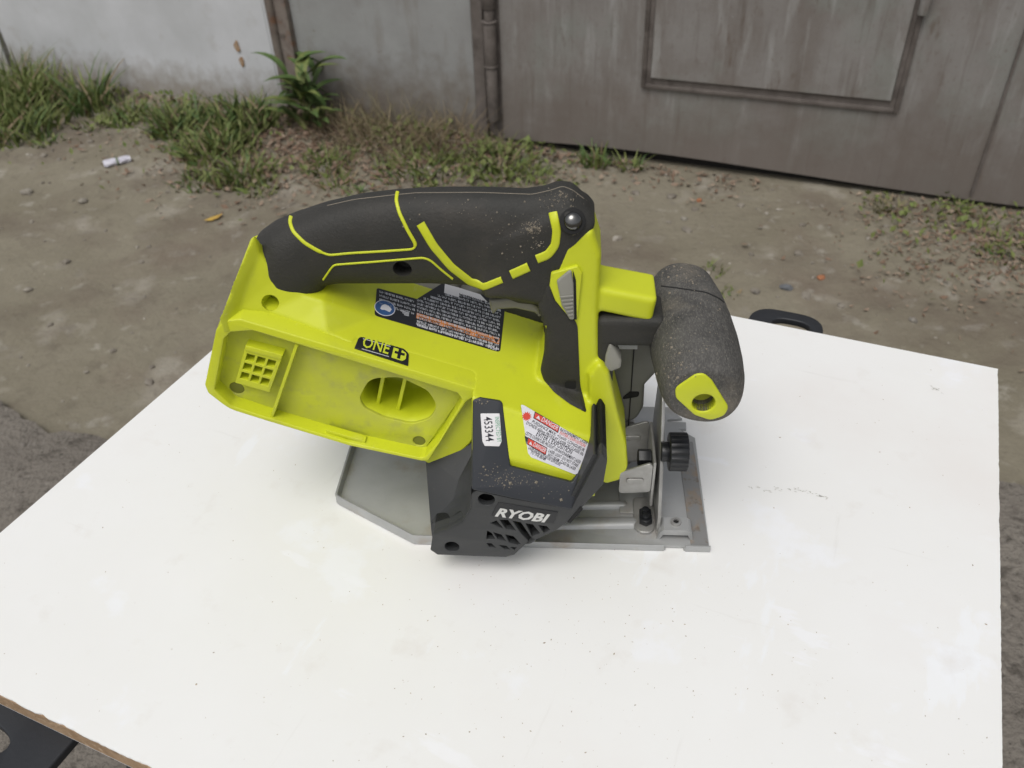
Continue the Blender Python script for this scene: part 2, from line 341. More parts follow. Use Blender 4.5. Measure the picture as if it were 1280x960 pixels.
rp = tag(wempty('rusty_post'), 'rust-eaten peeling steel post beside the white panel', 'post')
V_ = []
wbox('flange', rp, -0.912, -0.853, -0.05, 2.3, -0.012, 0.04, 'rust')
wbox('edge_strip', rp, -0.962, -0.935, -0.05, 2.3, -0.004, 0.04, 'white')
wbox('groove', rp, -0.935, -0.912, -0.05, 2.3, 0.02, 0.05, 'dark', 0)
link('pipe', cyl_mesh((-0.922, -0.014, 0.12), (-0.918, -0.014, 1.2), 0.017, bevel=0.003), wall_mats['rust'], rp)

wg = tag(wempty('white_garage_panel'), 'scuffed white steel garage panel with rust spots behind the grass', 'panel')
dented('sheet', wg, -2.335, -0.963, -0.02, 2.3, 0.0, 'white', 44, 0.004)
wbox('gap', wg, -2.36, -2.335, -0.05, 2.3, 0.02, 0.05, 'dark', 0)
for i, (u, z, rx, rz_) in enumerate(((-1.115, 0.262, 0.012, 0.020), (-1.108, 0.205, 0.011, 0.017), (-2.05, 0.44, 0.012, 0.02))):
    r_ = np.random.default_rng(60 + i); ring = [(u + rx * math.cos(a) * r_.uniform(0.65, 1.2), -0.0068, z + rz_ * math.sin(a) * r_.uniform(0.65, 1.2)) for a in np.linspace(0, 2 * math.pi, 14, endpoint=False)]
    link('rust_spot', pymesh(ring + [(p[0], -0.002, p[2]) for p in ring], [tuple(range(14))] + [(k, (k + 1) % 14, 14 + (k + 1) % 14, 14 + k) for k in range(14)], sm=False), mat('rust_bloom', (0.30, 0.17, 0.08), 0.85, var=(0.36, 0.27, 0.19), vscale=60), wg)
ng = tag(wempty('neighbouring_garage_panel'), 'off-white steel garage panel past the narrow dark gap', 'panel')
dented('sheet', ng, -4.4, -2.36, -0.02, 2.3, -0.006, 'white', 45, 0.004)

# ------------------------------------------------------------------ plants, litter, stones
green1 = mat('grass_green', (0.105, 0.150, 0.036), 0.6, var=(0.18, 0.195, 0.068), vscale=25, spec=0.3)
green2 = mat('dark_weed_green', (0.062, 0.115, 0.032), 0.55, var=(0.105, 0.15, 0.05), vscale=25, spec=0.3)
straw = mat('dry_straw', (0.27, 0.215, 0.14), 0.8, var=(0.17, 0.13, 0.075), vscale=25, spec=0.2)
drymix = mat('half_dry_grass', (0.15, 0.155, 0.07), 0.8, var=(0.25, 0.20, 0.13), vscale=14, spec=0.2)
lightg = mat('young_grass_green', (0.13, 0.175, 0.045), 0.6, var=(0.18, 0.20, 0.07), vscale=25, spec=0.3)
stem_m = mat('weed_stem', (0.12, 0.11, 0.05), 0.7)

def blades(n, rad, h, wd, lean, seed, squash=1.0, broad=0.38):
    r_ = np.random.default_rng(seed); V_, F = [], []
    for _ in range(n):
        th = r_.uniform(0, 2 * math.pi); rr = rad * math.sqrt(r_.uniform(0, 1)); bx, by = rr * math.cos(th), rr * math.sin(th) * squash
        hh = h * r_.uniform(0.35, 1.0) * (1 - 0.45 * (rr / rad) ** 2); az = r_.uniform(0, 2 * math.pi) if r_.uniform() < 0.5 else th + r_.normal(0, 0.6)
        ln = lean * r_.uniform(0.2, 1.2) * hh; ww = wd * r_.uniform(0.5, 1.3); tw = r_.uniform(0, math.pi)
        k0 = len(V_); seg = 4
        if r_.uniform() < broad: hh *= 0.6; ww *= 2.4; ln = lean * 1.3 * hh
        for s in range(seg + 1):
            t = s / seg; px, py = bx + math.cos(az) * ln * t ** 1.8, by + math.sin(az) * ln * t ** 1.8; pz = hh * (t - 0.22 * t * t * min(1.5, lean)) - 0.012 * (1 - t)
            wv = ww * (1 - t) ** 0.7 * (0.6 + 1.2 * t if t < 0.4 else 1.0); dx, dy = math.cos(tw + az) * wv / 2, math.sin(tw + az) * wv / 2
            V_ += [(px - dx, py - dy, pz), (px + dx, py + dy, pz)]
        for s in range(seg): a = k0 + 2 * s; F.append((a, a + 1, a + 3, a + 2))
    me = bpy.data.meshes.new('grass'); me.from_pydata(V_, [], F); return me

def clump(name, x, y, n, rad, h, wd, lean, m, seed, label, cat, group=None, squash=1.0, rz=0):
    me_ = blades(n, rad, h, wd, lean, seed, squash); o = link(name, me_, m)
    if m in (green1, green2):
        me_.materials.append(green2 if m is green1 else green1); me_.materials.append(lightg); me_.materials.append(straw)
        mi = np.repeat(np.random.default_rng(seed + 1).choice([0, 0, 0, 1, 2, 2, 3], n), 4)[:len(me_.polygons)]; me_.polygons.foreach_set('material_index', mi.astype(np.int32))
    o.location = (x, y, float(ground_z(np.array(x), np.array(y)))); o.rotation_euler = (0, 0, rz)
    return tag(o, label, cat, group)

def near_wall(s, d): p = WO + WD * s + WN * d; return float(p[0]), float(p[1])
# (along wall, out from wall, blades, radius, height, width, lean, material, label)
GR = [(-2.15, 0.22, 420, 0.20, 0.30, 0.008, 0.7, green1, 'tallest thick green grass clump at the white panel, beside the dark gap'),
      (-1.95, 0.42, 380, 0.19, 0.22, 0.007, 0.8, green1, 'dense green grass clump in front of the tallest clump by the white panel'),
      (-2.35, 0.45, 320, 0.20, 0.24, 0.007, 0.8, green1, 'green grass clump in front of the neighbouring off-white panel'),
      (-1.80, 0.16, 130, 0.09, 0.26, 0.009, 0.7, green2, 'dark upright weed tuft leaning against the white panel'),
      (-1.55, 0.20, 130, 0.09, 0.13, 0.006, 0.8, green1, 'small grass tuft by itself at the foot of the white panel'),
      (-1.28, 0.22, 210, 0.12, 0.17, 0.008, 0.8, green2, 'broad grass clump behind the leaf litter, mid white panel'),
      (-1.05, 0.16, 240, 0.12, 0.20, 0.010, 0.7, green2, 'bushy weed clump where the white panel meets the rusty post'),
      (-1.02, 0.36, 260, 0.13, 0.15, 0.008, 0.9, green1, 'low spreading grass clump among brown leaves before the rusty post'),
      (-0.80, 0.50, 200, 0.11, 0.12, 0.007, 0.9, green1, 'short green grass tuft among brown leaves away from the wall'),
      (-0.93, 0.60, 90, 0.07, 0.08, 0.006, 0.9, green2, 'tiny grass tuft at the edge of the bare dirt'),
      (-0.55, 0.36, 120, 0.09, 0.09, 0.006, 1.0, green1, 'sparse grass tuft in front of the pale grey panel'),
      (-0.22, 0.28, 260, 0.15, 0.10, 0.006, 1.0, green1, 'low green grass patch before the hinge post'),
      (0.02, 0.16, 230, 0.13, 0.11, 0.007, 0.9, green1, 'green grass clump at the foot of the hinge post'),
      (0.33, 0.05, 60, 0.05, 0.13, 0.008, 0.8, green2, 'small broad-bladed weed under the edge of the grey gate'),
      (0.45, 0.05, 40, 0.04, 0.09, 0.007, 1.0, green1, 'little weed sprout by the black gap under the gate'),
      (1.50, 0.05, 70, 0.07, 0.07, 0.005, 1.0, green1, 'thin grass tuft under the seam of the grey gate'),
      (1.28, 0.10, 50, 0.05, 0.07, 0.005, 1.0, drymix, 'wispy weed at the gate bottom below the wicket hinge'),
      (1.62, 0.28, 120, 0.10, 0.06, 0.005, 1.1, green1, 'flat green weed patch beside the straw heap'),
      (0.84, 0.62, 30, 0.035, 0.04, 0.005, 1.0, green1, 'tiny green sprout alone on the bare dirt'),
      (0.90, 0.72, 26, 0.03, 0.035, 0.005, 1.0, green1, 'second tiny green sprout, nearer the table than the lone one')]
for i, g in enumerate(GR):
    x, y = near_wall(g[0], g[1]); clump('grass_clump', x, y, int(g[2] * 1.1), g[3] * 1.08, g[4] * 1.05, g[5] * 1.35, g[6], g[7], 100 + i, g[8], 'grass', 'weeds along the garages')
TUFT = ['ragged weed tuft touching the white panel between two larger grass clumps', 'small weed tuft on open dirt in front of the broad mid-panel grass clump',
        'weed tuft in front of the low spreading clump, at the bare dirt edge', 'weed tuft at the outer edge of the leaf litter, farthest from the rusty post', 'weed tuft sprouting from the thick leaf litter below the leafy weed',
        'weed tuft on the outer fringe of the litter before the pale grey panel', 'smallest weed tuft beside another at the litter fringe before the pale grey panel', 'weed tuft in front of the low patch by the hinge post',
        'weed tuft on bare dirt straight out from the hinge post', 'weed tuft between the hinge post clump and the gate-edge weed', 'weed tuft on the dirt between the dense clump and the crumpled paper', 'weed tuft beside the dark upright weed at the white panel']
for i, (s, d, k) in enumerate([(-1.42, 0.14, 1.0), (-1.18, 0.40, 0.8), (-0.98, 0.52, 0.8), (-0.70, 0.58, 0.9), (-0.62, 0.30, 0.8), (-0.45, 0.46, 0.9), (-0.34, 0.52, 0.7), (-0.12, 0.44, 0.8), (0.06, 0.38, 0.8), (0.16, 0.22, 0.9), (-1.72, 0.48, 0.8), (-1.66, 0.30, 0.9)]):
    lab = TUFT[i]
    x, y = near_wall(s, d); clump('weed_tuft', x, y, int(70 * k), 0.075 * k, 0.085 * k, 0.008, 1.0, green1 if i % 2 else green2, 150 + i, lab, 'weed', 'small weeds in the litter strip')
for i, (s, d, n, rd, hh, lab) in enumerate([(-0.62, 0.10, 300, 0.15, 0.26, 'tall dry straw-coloured grass beside the leafy weed'),
                                    (-0.42, 0.12, 420, 0.20, 0.31, 'tall hazy dry grass in the middle of the pale grey panel'),
                                    (-0.20, 0.10, 340, 0.16, 0.27, 'dry brown grass leaning on the hinge post'),
                                    (-0.02, 0.07, 90, 0.07, 0.12, 'short dry grass around the base of the hinge pipe')]):
    x, y = near_wall(s, d); clump('dry_grass', x, y, n, rd, hh, 0.0022, 0.85, drymix if i % 2 else straw, 200 + i, lab, 'dry grass', 'dry grass along the garages')

def leafy_weed():
    x, y = near_wall(-0.765, 0.10); z = float(ground_z(np.array(x), np.array(y)))
    t = tag(empty('leafy_weed', (x, y, z)), 'tall dark green weed with long pointed leaves before the rusty post', 'weed')
    r_ = np.random.default_rng(5)
    for k in range(3):
        a = r_.uniform(0, 6.28); p = [(0.02 * k - 0.02 + 0.03 * s * math.cos(a), 0.03 * s * math.sin(a), 0.20 * s - 0.01) for s in np.linspace(0, 1, 6)]
        link('stem', tube_mesh(p, [0.005 - 0.0006 * i for i in range(6)], 6), stem_m, t)
    for k in range(44):
        L = r_.uniform(0.11, 0.20); wd = L * r_.uniform(0.16, 0.30); a = r_.uniform(0, 6.28); z0 = r_.uniform(0.01, 0.20); up = r_.uniform(0.6, 1.4)
        V_, F = [], []; seg = 7; ox, oy = r_.normal(0, 0.035, 2)
        for s in range(seg + 1):
            q = s / seg; rr = L * q * math.cos(up * (1 - 0.6 * q)); zz = z0 + L * math.sin(up) * (q - 0.55 * q * q); wv = wd * math.sin(math.pi * min(1, 0.12 + 0.88 * q)) ** 0.8 / 2 * (1 if s < seg else 0.05)
            c = (rr * math.cos(a) + ox, rr * math.sin(a) + oy); nx, ny = -math.sin(a) * wv, math.cos(a) * wv
            V_ += [(c[0] - nx, c[1] - ny, zz + wv * 0.45), (c[0], c[1], zz), (c[0] + nx, c[1] + ny, zz + wv * 0.45)]
        for s in range(seg):
            b_ = 3 * s; F += [(b_, b_ + 1, b_ + 4, b_ + 3), (b_ + 1, b_ + 2, b_ + 5, b_ + 4)]
        link('leaf', pymesh(V_, F, ang=60), green2 if k % 3 else green1, t)
leafy_weed()

def scatter_leaves():
    r_ = np.random.default_rng(11); mats_ = [mat('dead_leaf_brown', (0.14, 0.088, 0.058), 0.8, var=(0.23, 0.155, 0.105), vscale=20), mat('dead_leaf_pale', (0.32, 0.255, 0.19), 0.8, var=(0.20, 0.135, 0.095), vscale=20)]
    for mi, m in enumerate(mats_):
        V_, F = [], []
        for _ in range(3000):
            u = r_.uniform()
            if u < 0.60: s, d = r_.normal(-0.68, 0.36), abs(r_.normal(0.18, 0.22))
            elif u < 0.74: s, d = r_.uniform(-2.4, 0.9), abs(r_.normal(0.0, 0.10))
            else: s, d = r_.normal(1.58, 0.20), abs(r_.normal(0.25, 0.18))
            if s > 2.2: continue
            x, y = near_wall(s, d + 0.01); z = float(ground_z(np.array(x), np.array(y))) + r_.uniform(0.001, 0.012)
            L = r_.uniform(0.005, 0.015) * (0.85 if s > 1 else 1.15); wd = L * r_.uniform(0.15, 0.6); R_ = Matrix.Rotation(r_.uniform(0, 6.28), 3, 'Z') @ Matrix.Rotation(r_.normal(0, 0.35), 3, 'X') @ Matrix.Rotation(r_.normal(0, 0.35), 3, 'Y')
            k0 = len(V_)
            for p in ((-L, 0, 0.004), (0, -wd, 0), (L, 0, 0.004), (0, wd, 0.003)): V_.append(tuple(R_ @ Vector(p) + Vector((x, y, z))))
            F.append((k0, k0 + 1, k0 + 2)); F.append((k0, k0 + 2, k0 + 3))
        me = bpy.data.meshes.new('leaves'); me.from_pydata(V_, [], F)
        tag(link('dead_leaves', me, m), ['brown dead leaf litter strewn along the garage fronts', 'pale dry leaf litter strewn along the garage fronts'][mi], 'leaf litter', None, 'stuff')
scatter_leaves()

def ground_cover():
    for mi, m in enumerate((green1, lightg)):
        r_ = np.random.default_rng(31 + mi); V_, F = [], []
        for _ in range(1700):
            s, d = (r_.uniform(-2.5, 0.35), abs(r_.normal(0.10, 0.20))) if r_.uniform() < 0.85 else (r_.uniform(1.2, 2.0), abs(r_.normal(0.1, 0.2)))
            if math.sin(s * 9.0 + 1.3) * math.sin(s * 4.1 + d * 7) < r_.uniform(-0.9, 0.5): continue
            x, y = near_wall(s, d + 0.012); z = float(ground_z(np.array(x), np.array(y)))
            L = r_.uniform(0.008, 0.026); wd = L * r_.uniform(0.25, 0.5); a = r_.uniform(0, 6.28); up = r_.uniform(0.2, 1.3); h0 = r_.uniform(0, 0.035)
            R_ = Matrix.Rotation(a, 3, 'Z') @ Matrix.Rotation(-up, 3, 'Y'); k0 = len(V_)
            for p in ((0, 0, 0), (L * 0.5, -wd, 0.002), (L * 1.1, 0, 0), (L * 0.5, wd, 0.002)): V_.append(tuple(R_ @ Vector(p) + Vector((x, y, z + h0))))
            F += [(k0, k0 + 1, k0 + 2), (k0, k0 + 2, k0 + 3)]
        me = bpy.data.meshes.new('cover'); me.from_pydata(V_, [], F)
        tag(link('ground_weeds', me, m), ['low dark green leaves sprawling along the garage fronts', 'low pale green leaves sprawling along the garage fronts'][mi], 'weeds', None, 'stuff')
ground_cover()

def rock_mesh(r, seed, flat=0.6, sub=2):
    bm = bmesh.new(); bmesh.ops.create_icosphere(bm, subdivisions=sub, radius=r); r_ = np.random.default_rng(seed)
    ph = r_.uniform(0, 6, 9); st = r_.uniform(0.7, 1.25, 2)
    for v in bm.verts:
        n = v.co.normalized(); k = 1 + 0.16 * math.sin(n.x * 3.1 + ph[0]) * math.sin(n.y * 2.7 + ph[1]) + 0.13 * math.sin(n.z * 4 + ph[2] + n.x * 3) + r_.normal(0, 0.035)
        v.co = Vector((n.x * r * k * st[0], n.y * r * k * st[1], n.z * r * k * flat))
    me = bpy.data.meshes.new('rock'); bm.to_mesh(me); bm.free(); smooth(me, 28); return me

def gravel():
    r_ = np.random.default_rng(21); m = mat('pebble', (0.26, 0.235, 0.195), 0.9, var=(0.15, 0.13, 0.105), vscale=14, layers=[((0.42, 0.39, 0.34), 9, 0.56, 0.64, 0.8), ((0.09, 0.085, 0.08), 11, 0.60, 0.66, 0.8)])
    protos = []
    for k in range(6):
        bm = bmesh.new(); bmesh.ops.create_icosphere(bm, subdivisions=1, radius=1)
        for v in bm.verts: v.co *= 1 + r_.normal(0, 0.16)
        protos.append((np.array([v.co[:] for v in bm.verts]), [tuple(v.index for v in f.verts) for f in bm.faces])); bm.free()
    VV, FF, n0 = [], [], 0
    for _ in range(2000):
        x, y = r_.uniform(-2.4, 1.9), r_.uniform(0.5, 3.9)
        if (x - WO[0]) * WN[0] + (y - WO[1]) * WN[1] < 0.03: continue
        if r_.uniform() < 0.35: x, y = near_wall(r_.uniform(-2.0, 1.7), abs(r_.normal(0.25, 0.3)) + 0.03)
        s = min(0.015, 0.0025 * math.exp(r_.normal(0.25, 0.65))); V0, F0 = protos[r_.integers(6)]; a = r_.uniform(0, 6.28)
        R_ = np.array([[math.cos(a), -math.sin(a), 0], [math.sin(a), math.cos(a), 0], [0, 0, 1]])
        z = max(float(ground_z(np.array(x), np.array(y))), 0.015 if y < 1.25 - 0.12 * x else -1)
        VV.append((V0 * np.array([s * r_.uniform(0.8, 1.5), s, s * 0.6])) @ R_.T + np.array([x, y, z + s * 0.2])); FF += [tuple(i + n0 for i in f) for f in F0]; n0 += len(V0)
    me = bpy.data.meshes.new('gravel'); me.from_pydata(np.concatenate(VV).tolist(), [], FF); smooth(me, 30)
    tag(link('gravel', me, m), 'small grey and tan pebbles scattered over the dirt', 'gravel', None, 'stuff')
gravel()

stone_m = mat('grey_stone', (0.27, 0.25, 0.21), 0.9, var=(0.20, 0.18, 0.15), vscale=20, bump=0.5, bscale=80, bdist=0.003)
dark_stone = mat('blue_grey_stone', (0.11, 0.12, 0.13), 0.85, var=(0.16, 0.16, 0.17), vscale=20, bump=0.5, bscale=80, bdist=0.003)
brick_m = mat('orange_brick_crumb', (0.36, 0.15, 0.07), 0.9, var=(0.28, 0.12, 0.06), vscale=30)
for i, (x, y, r, m, lab) in enumerate([(-1.637, 2.739, 0.020, stone_m, 'pale flat stone on the dirt left of the crumpled paper'), (-1.411, 2.647, 0.017, stone_m, 'grey stone on the dirt in front of the crumpled paper'),
        (0.7517, 1.944, 0.016, dark_stone, 'rounded blue-grey stone on the dirt behind the board'), (0.55, 2.35, 0.012, stone_m, 'small pale stone on bare dirt before the wicket door'),
        (0.62, 2.47, 0.012, brick_m, 'orange brick crumb on the dirt under the grey gate'), (0.86, 1.99, 0.011, brick_m, 'orange brick crumb beside the tiny sprouts'),
        (-0.45, 2.62, 0.018, stone_m, 'pale stone among the dead leaves'), (-0.62, 2.78, 0.022, stone_m, 'larger pale stone at the back of the dead leaves')]):
    o = link('stone', rock_mesh(r, 300 + i, 0.55), m); o.location = (x, y, float(ground_z(np.array(x), np.array(y))) + r * 0.25); o.rotation_euler = (0, 0, i * 1.3); tag(o, lab, 'stone')

def litter():
    x, y = -1.393, 2.943; z = float(ground_z(np.array(x), np.array(y)))
    n, k = 18, 9; r_ = np.random.default_rng(2); rings = []
    for i in range(k):
        t = i / (k - 1); rr = 0.021 * (1 if 0 < i < k - 1 else 0.8)
        rings.append([(-0.065 + 0.13 * t, rr * 1.1 * math.cos(a) * (1 + r_.normal(0, 0.13)), rr * 0.8 * math.sin(a) * (1 + r_.normal(0, 0.13))) for a in np.linspace(0, 2 * math.pi, n, endpoint=False)])
    t = tag(empty('crumpled_paper', (x, y, z + 0.011), math.radians(25)), 'crumpled white paper wrapper lying on the dirt by the grass', 'litter')
    t.scale = (0.72, 0.75, 0.7)
    link('wrapper', loft_mesh(rings, 20), mat('white_wrapper', (0.62, 0.62, 0.66), 0.6, var=(0.48, 0.46, 0.55), vscale=60), t)
    band = [[(-0.004 + 0.011 * s, 0.0245 * 1.1 * math.cos(a), 0.0245 * 0.8 * math.sin(a)) for a in np.linspace(0, 2 * math.pi, n, endpoint=False)] for s in range(2)]
    link('green_band', loft_mesh(band, 40), mat('dull_green_print', (0.13, 0.16, 0.10), 0.6), t)
    V_ = [(-0.03, 0, 0.002), (-0.01, -0.011, 0), (0.012, -0.012, 0.003), (0.034, 0, 0.008), (0.012, 0.012, 0.002), (-0.01, 0.011, 0.0)]
    lf = link('yellow_leaf', pymesh([(0, 0, 0.004)] + V_, [(0, i + 1, (i + 1) % 6 + 1) for i in range(6)], ang=80), mat('yellow_leaf', (0.50, 0.34, 0.06), 0.6, var=(0.42, 0.26, 0.06), vscale=60))
    x, y = -0.927, 2.465; lf.location = (x, y, float(ground_z(np.array(x), np.array(y))) + 0.006); lf.rotation_euler = (0, 0, 0.5)
    tag(lf, 'single yellow fallen leaf on bare dirt behind the saw', 'leaf')
litter()

# ------------------------------------------------------------------ board on two trestles
BC = [np.array(p) for p in ((-0.416, 0.338), (0.182, 0.061), (0.417, 0.567), (-0.181, 0.844))]    # near-left, near-right, far-right, far-left corners
BU = (BC[1] - BC[0]) / np.linalg.norm(BC[1] - BC[0]); BV = (BC[3] - BC[0]) / np.linalg.norm(BC[3] - BC[0])
BL_, BW_ = np.linalg.norm(BC[1] - BC[0]), np.linalg.norm(BC[3] - BC[0])
board = tag(empty('white_board', (BC[0][0], BC[0][1], BOARD_Z), math.atan2(BU[1], BU[0])), 'scuffed white laminated chipboard panel that the saw stands on', 'board')

def board_material():
    m = mat('white_laminate', (0.82, 0.82, 0.80), 0.38, spec=0.4, var=(0.84, 0.842, 0.83), vscale=7, bump=0.05, bscale=120, bdist=0.0005,
            layers=[((0.86, 0.875, 0.90), 9, 0.58, 0.63, 0.6), ((0.86, 0.88, 0.90), 20, 0.63, 0.66, 0.6, (1, 0.3, 1)), ((0.87, 0.88, 0.90), 20, 0.63, 0.66, 0.6, (0.3, 1, 1)), ((0.70, 0.665, 0.62), 26, 0.60, 0.80, 0.5), ((0.52, 0.46, 0.39), 240, 0.73, 0.78, 0.7), ((0.30, 0.28, 0.25), 130, 0.765, 0.785, 0.7), ((0.55, 0.53, 0.49), 40, 0.67, 0.74, 0.22, (0.12, 1.6, 1)), ((0.62, 0.60, 0.56), 40, 0.67, 0.74, 0.22, (1.6, 0.14, 1)), ((0.74, 0.70, 0.66), 3.5, 0.52, 0.70, 0.5)])
    return m
chip = mat('chipboard_core', (0.42, 0.29, 0.18), 0.9, var=(0.32, 0.21, 0.12), vscale=60, bump=0.8, bscale=300, bdist=0.002, layers=[((0.55, 0.42, 0.29), 160, 0.55, 0.68, 0.8), ((0.20, 0.12, 0.07), 220, 0.62, 0.72, 0.7)])
def ragged(n, amp, seed, chips):
    r_ = np.random.default_rng(seed); v = np.abs(r_.normal(0, amp, n))
    for _ in range(chips):
        c, wd, dp = r_.integers(0, n), r_.integers(2, 7), r_.uniform(0.6, 1.0) * amp * 6
        for k in range(max(0, c - wd), min(n, c + wd)): v[k] = max(v[k], dp * (1 - abs(k - c) / wd) * r_.uniform(0.6, 1))
    return v
def make_board():
    n = 240; lp = []
    e0 = ragged(n, 0.00025, 1, 46)
    lp += [(BL_ * i / n, e0[i]) for i in range(n)]
    e1 = ragged(n, 0.0001, 2, 14); lp += [(BL_ - e1[i] * 1.2, BW_ * i / n) for i in range(n)]
    lp += [(BL_, BW_), (0, BW_)]
    link('laminate_face', plate_mesh([lp], (0, 0, 0), (1, 0, 0), (0, 1, 0), -0.0012, 0.0, 0.0), board_material(), board)
    core = link('chipboard_core', box_mesh((0.0004, 0.0004, -0.0150), (BL_ - 0.0004, BW_ - 0.0004, -0.00125), 0.0004, 1), chip, board)
    link('backing_face', box_mesh((0.0006, 0.0006, -0.0160), (BL_ - 0.0006, BW_ - 0.0006, -0.0151), 0, 1), M['lab_white'], board)
make_board()

def board_marks():
    r_ = np.random.default_rng(17); V_, F = [], []
    grime = mat('grey_scuff', (0.52, 0.51, 0.47), 0.7)
    for (p, q, n, wd) in (((0.488, 0.3366), (0.505, 0.340), 10, 0.0012), ((0.508, 0.345), (0.5476, 0.3485), 34, 0.0014), ((0.6075, 0.5073), (0.6168, 0.5064), 14, 0.0016)):
        p, q = np.array(p), np.array(q)
        for _ in range(n):
            t = r_.uniform(); c = p + (q - p) * t + r_.normal(0, wd * 0.6, 2) + np.array([0, 0.004 * math.sin(3.1 * t)]); L, w2 = r_.uniform(0.0006, 0.002), r_.uniform(0.0002, 0.0005); a = math.atan2(*(q - p)[::-1]) + r_.normal(0, 0.5)
            k = len(V_); d, e = np.array([math.cos(a), math.sin(a)]) * L, np.array([-math.sin(a), math.cos(a)]) * w2
            for x in (c - d, c + e, c + d, c - e): V_.append((x[0], x[1], 0.00015))
            F.append((k, k + 1, k + 2, k + 3))
    link('scuff_mark', pymesh(V_, F, sm=False), grime, board)['kind'] = 'stuff'
    VV, FF, n0 = [], [], 0                       # sawdust crumbs and grit lying on the laminate
    base = np.array([(1, 0, 0), (-1, 0, 0), (0, 1, 0), (0, -1, 0), (0, 0, 1), (0, 0, -0.5)], float); fc = [(0, 2, 4), (2, 1, 4), (1, 3, 4), (3, 0, 4), (2, 0, 5), (1, 2, 5), (3, 1, 5), (0, 3, 5)]
    for k in range(900):
        x, y = r_.uniform(0.01, BL_ - 0.01), r_.uniform(0.01, BW_ - 0.01)
        if k < 420: x, y = r_.normal(0.44, 0.12), r_.normal(0.16, 0.07)
        if not (0.005 < x < BL_ - 0.005 and 0.005 < y < BW_ - 0.005): continue
        s_ = 0.00016 * math.exp(r_.normal(0, 0.5)); a = r_.uniform(0, 6.28); st = r_.uniform(1, 2.6)
        R_ = np.array([[math.cos(a), -math.sin(a), 0], [math.sin(a), math.cos(a), 0], [0, 0, 1]])
        VV.append((base * np.array([s_ * st, s_, s_ * 0.7])) @ R_.T + np.array([x, y, s_ * 0.3])); FF += [tuple(i + n0 for i in f) for f in fc]; n0 += 6
    me = bpy.data.meshes.new('grit'); me.from_pydata(np.concatenate(VV).tolist(), [], FF)
    g = link('sawdust_grit', me, mat('brown_grit', (0.26, 0.20, 0.14), 0.9, var=(0.48, 0.40, 0.30), vscale=90)); g.location = board.location; g.rotation_euler = board.rotation_euler
    tag(g, 'fine sawdust grit scattered on the white board', 'sawdust', None, 'stuff')
board_marks()

def trestle(u, wid, v0, v1, near_round, far_round, label, hole, top=-0.0165):
    """black plastic trestle under the board; beam runs across the board (local y), grip hole at each end"""
    t = tag(empty('trestle', (BC[0][0], BC[0][1], 0), math.atan2(BU[1], BU[0])), label, 'trestle', 'trestles under the board')
    zt = BOARD_Z + top; a, b = u - wid / 2, u + wid / 2
    outer = rnd([(a, v0), (b, v0), (b, v1), (a, v1)], [near_round, near_round, far_round, far_round], 8)
    def slot(cx, cy, hx, hy): return [(cx + hx * math.copysign(abs(math.cos(q)) ** 0.7, math.cos(q)), cy + hy * math.copysign(abs(math.sin(q)) ** 0.8, math.sin(q))) for q in np.linspace(0, 2 * math.pi, 28, endpoint=False)]
    holes = [slot(*hole)]
    link('top_beam', plate_mesh([outer] + holes, (0, 0, zt), (1, 0, 0), (0, 1, 0), -0.007, 0, 0.0015), M['trestle'], t)
    for sx in (-1, 1):
        for sy in (0, 1):
            y0 = v0 + 0.26 if sy == 0 else v1 - 0.16; y1 = v0 - 0.02 if sy == 0 else v1 + 0.02
            p, q = np.array([u + sx * wid * 0.3, y0, zt - 0.006]), np.array([u + sx * (wid * 0.3 + 0.12), y1 * 0.35 + y0 * 0.65, 0.012])
            rings = [[c + np.array([dx * hw, dy * hw * 0.8, 0]) for dx, dy in ((-1, -1), (1, -1), (1, 1), (-1, 1))] for c, hw in ((p, 0.024), (q, 0.016))]
            lg = link('leg', loft_mesh(rings), M['trestle'], t)
            link('foot', box_mesh((q[0] - 0.024, q[1] - 0.02, -0.002 + 0.018), (q[0] + 0.024, q[1] + 0.02, 0.034), 0.004), M['trestle'], lg)
    link('cross_brace', box_mesh((u - wid * 0.3 - 0.055, (v0 + v1) / 2 - 0.12, 0.42), (u + wid * 0.3 + 0.055, (v0 + v1) / 2 + 0.12, 0.44), 0.004), M['trestle'], t)
M['trestle'] = mat('black_moulded_plastic', (0.016, 0.018, 0.022), 0.5, var=(0.022, 0.024, 0.028), vscale=12, bump=0.2, bscale=300, bdist=0.0006, layers=[((0.10, 0.09, 0.08), 160, 0.68, 0.8, 0.5)])
trestle(0.080, 0.160, -0.095, 0.50, 0.004, 0.02, 'black plastic trestle whose square end with grip slot sticks out past the chipped edge', (0.080, -0.0185, 0.046, 0.0095))
trestle(0.479, 0.070, 0.06, BW_ + 0.052, 0.02, 0.026, 'black plastic trestle whose rounded grip loop shows past the far edge', (0.484, BW_ + 0.026, 0.018, 0.0125))

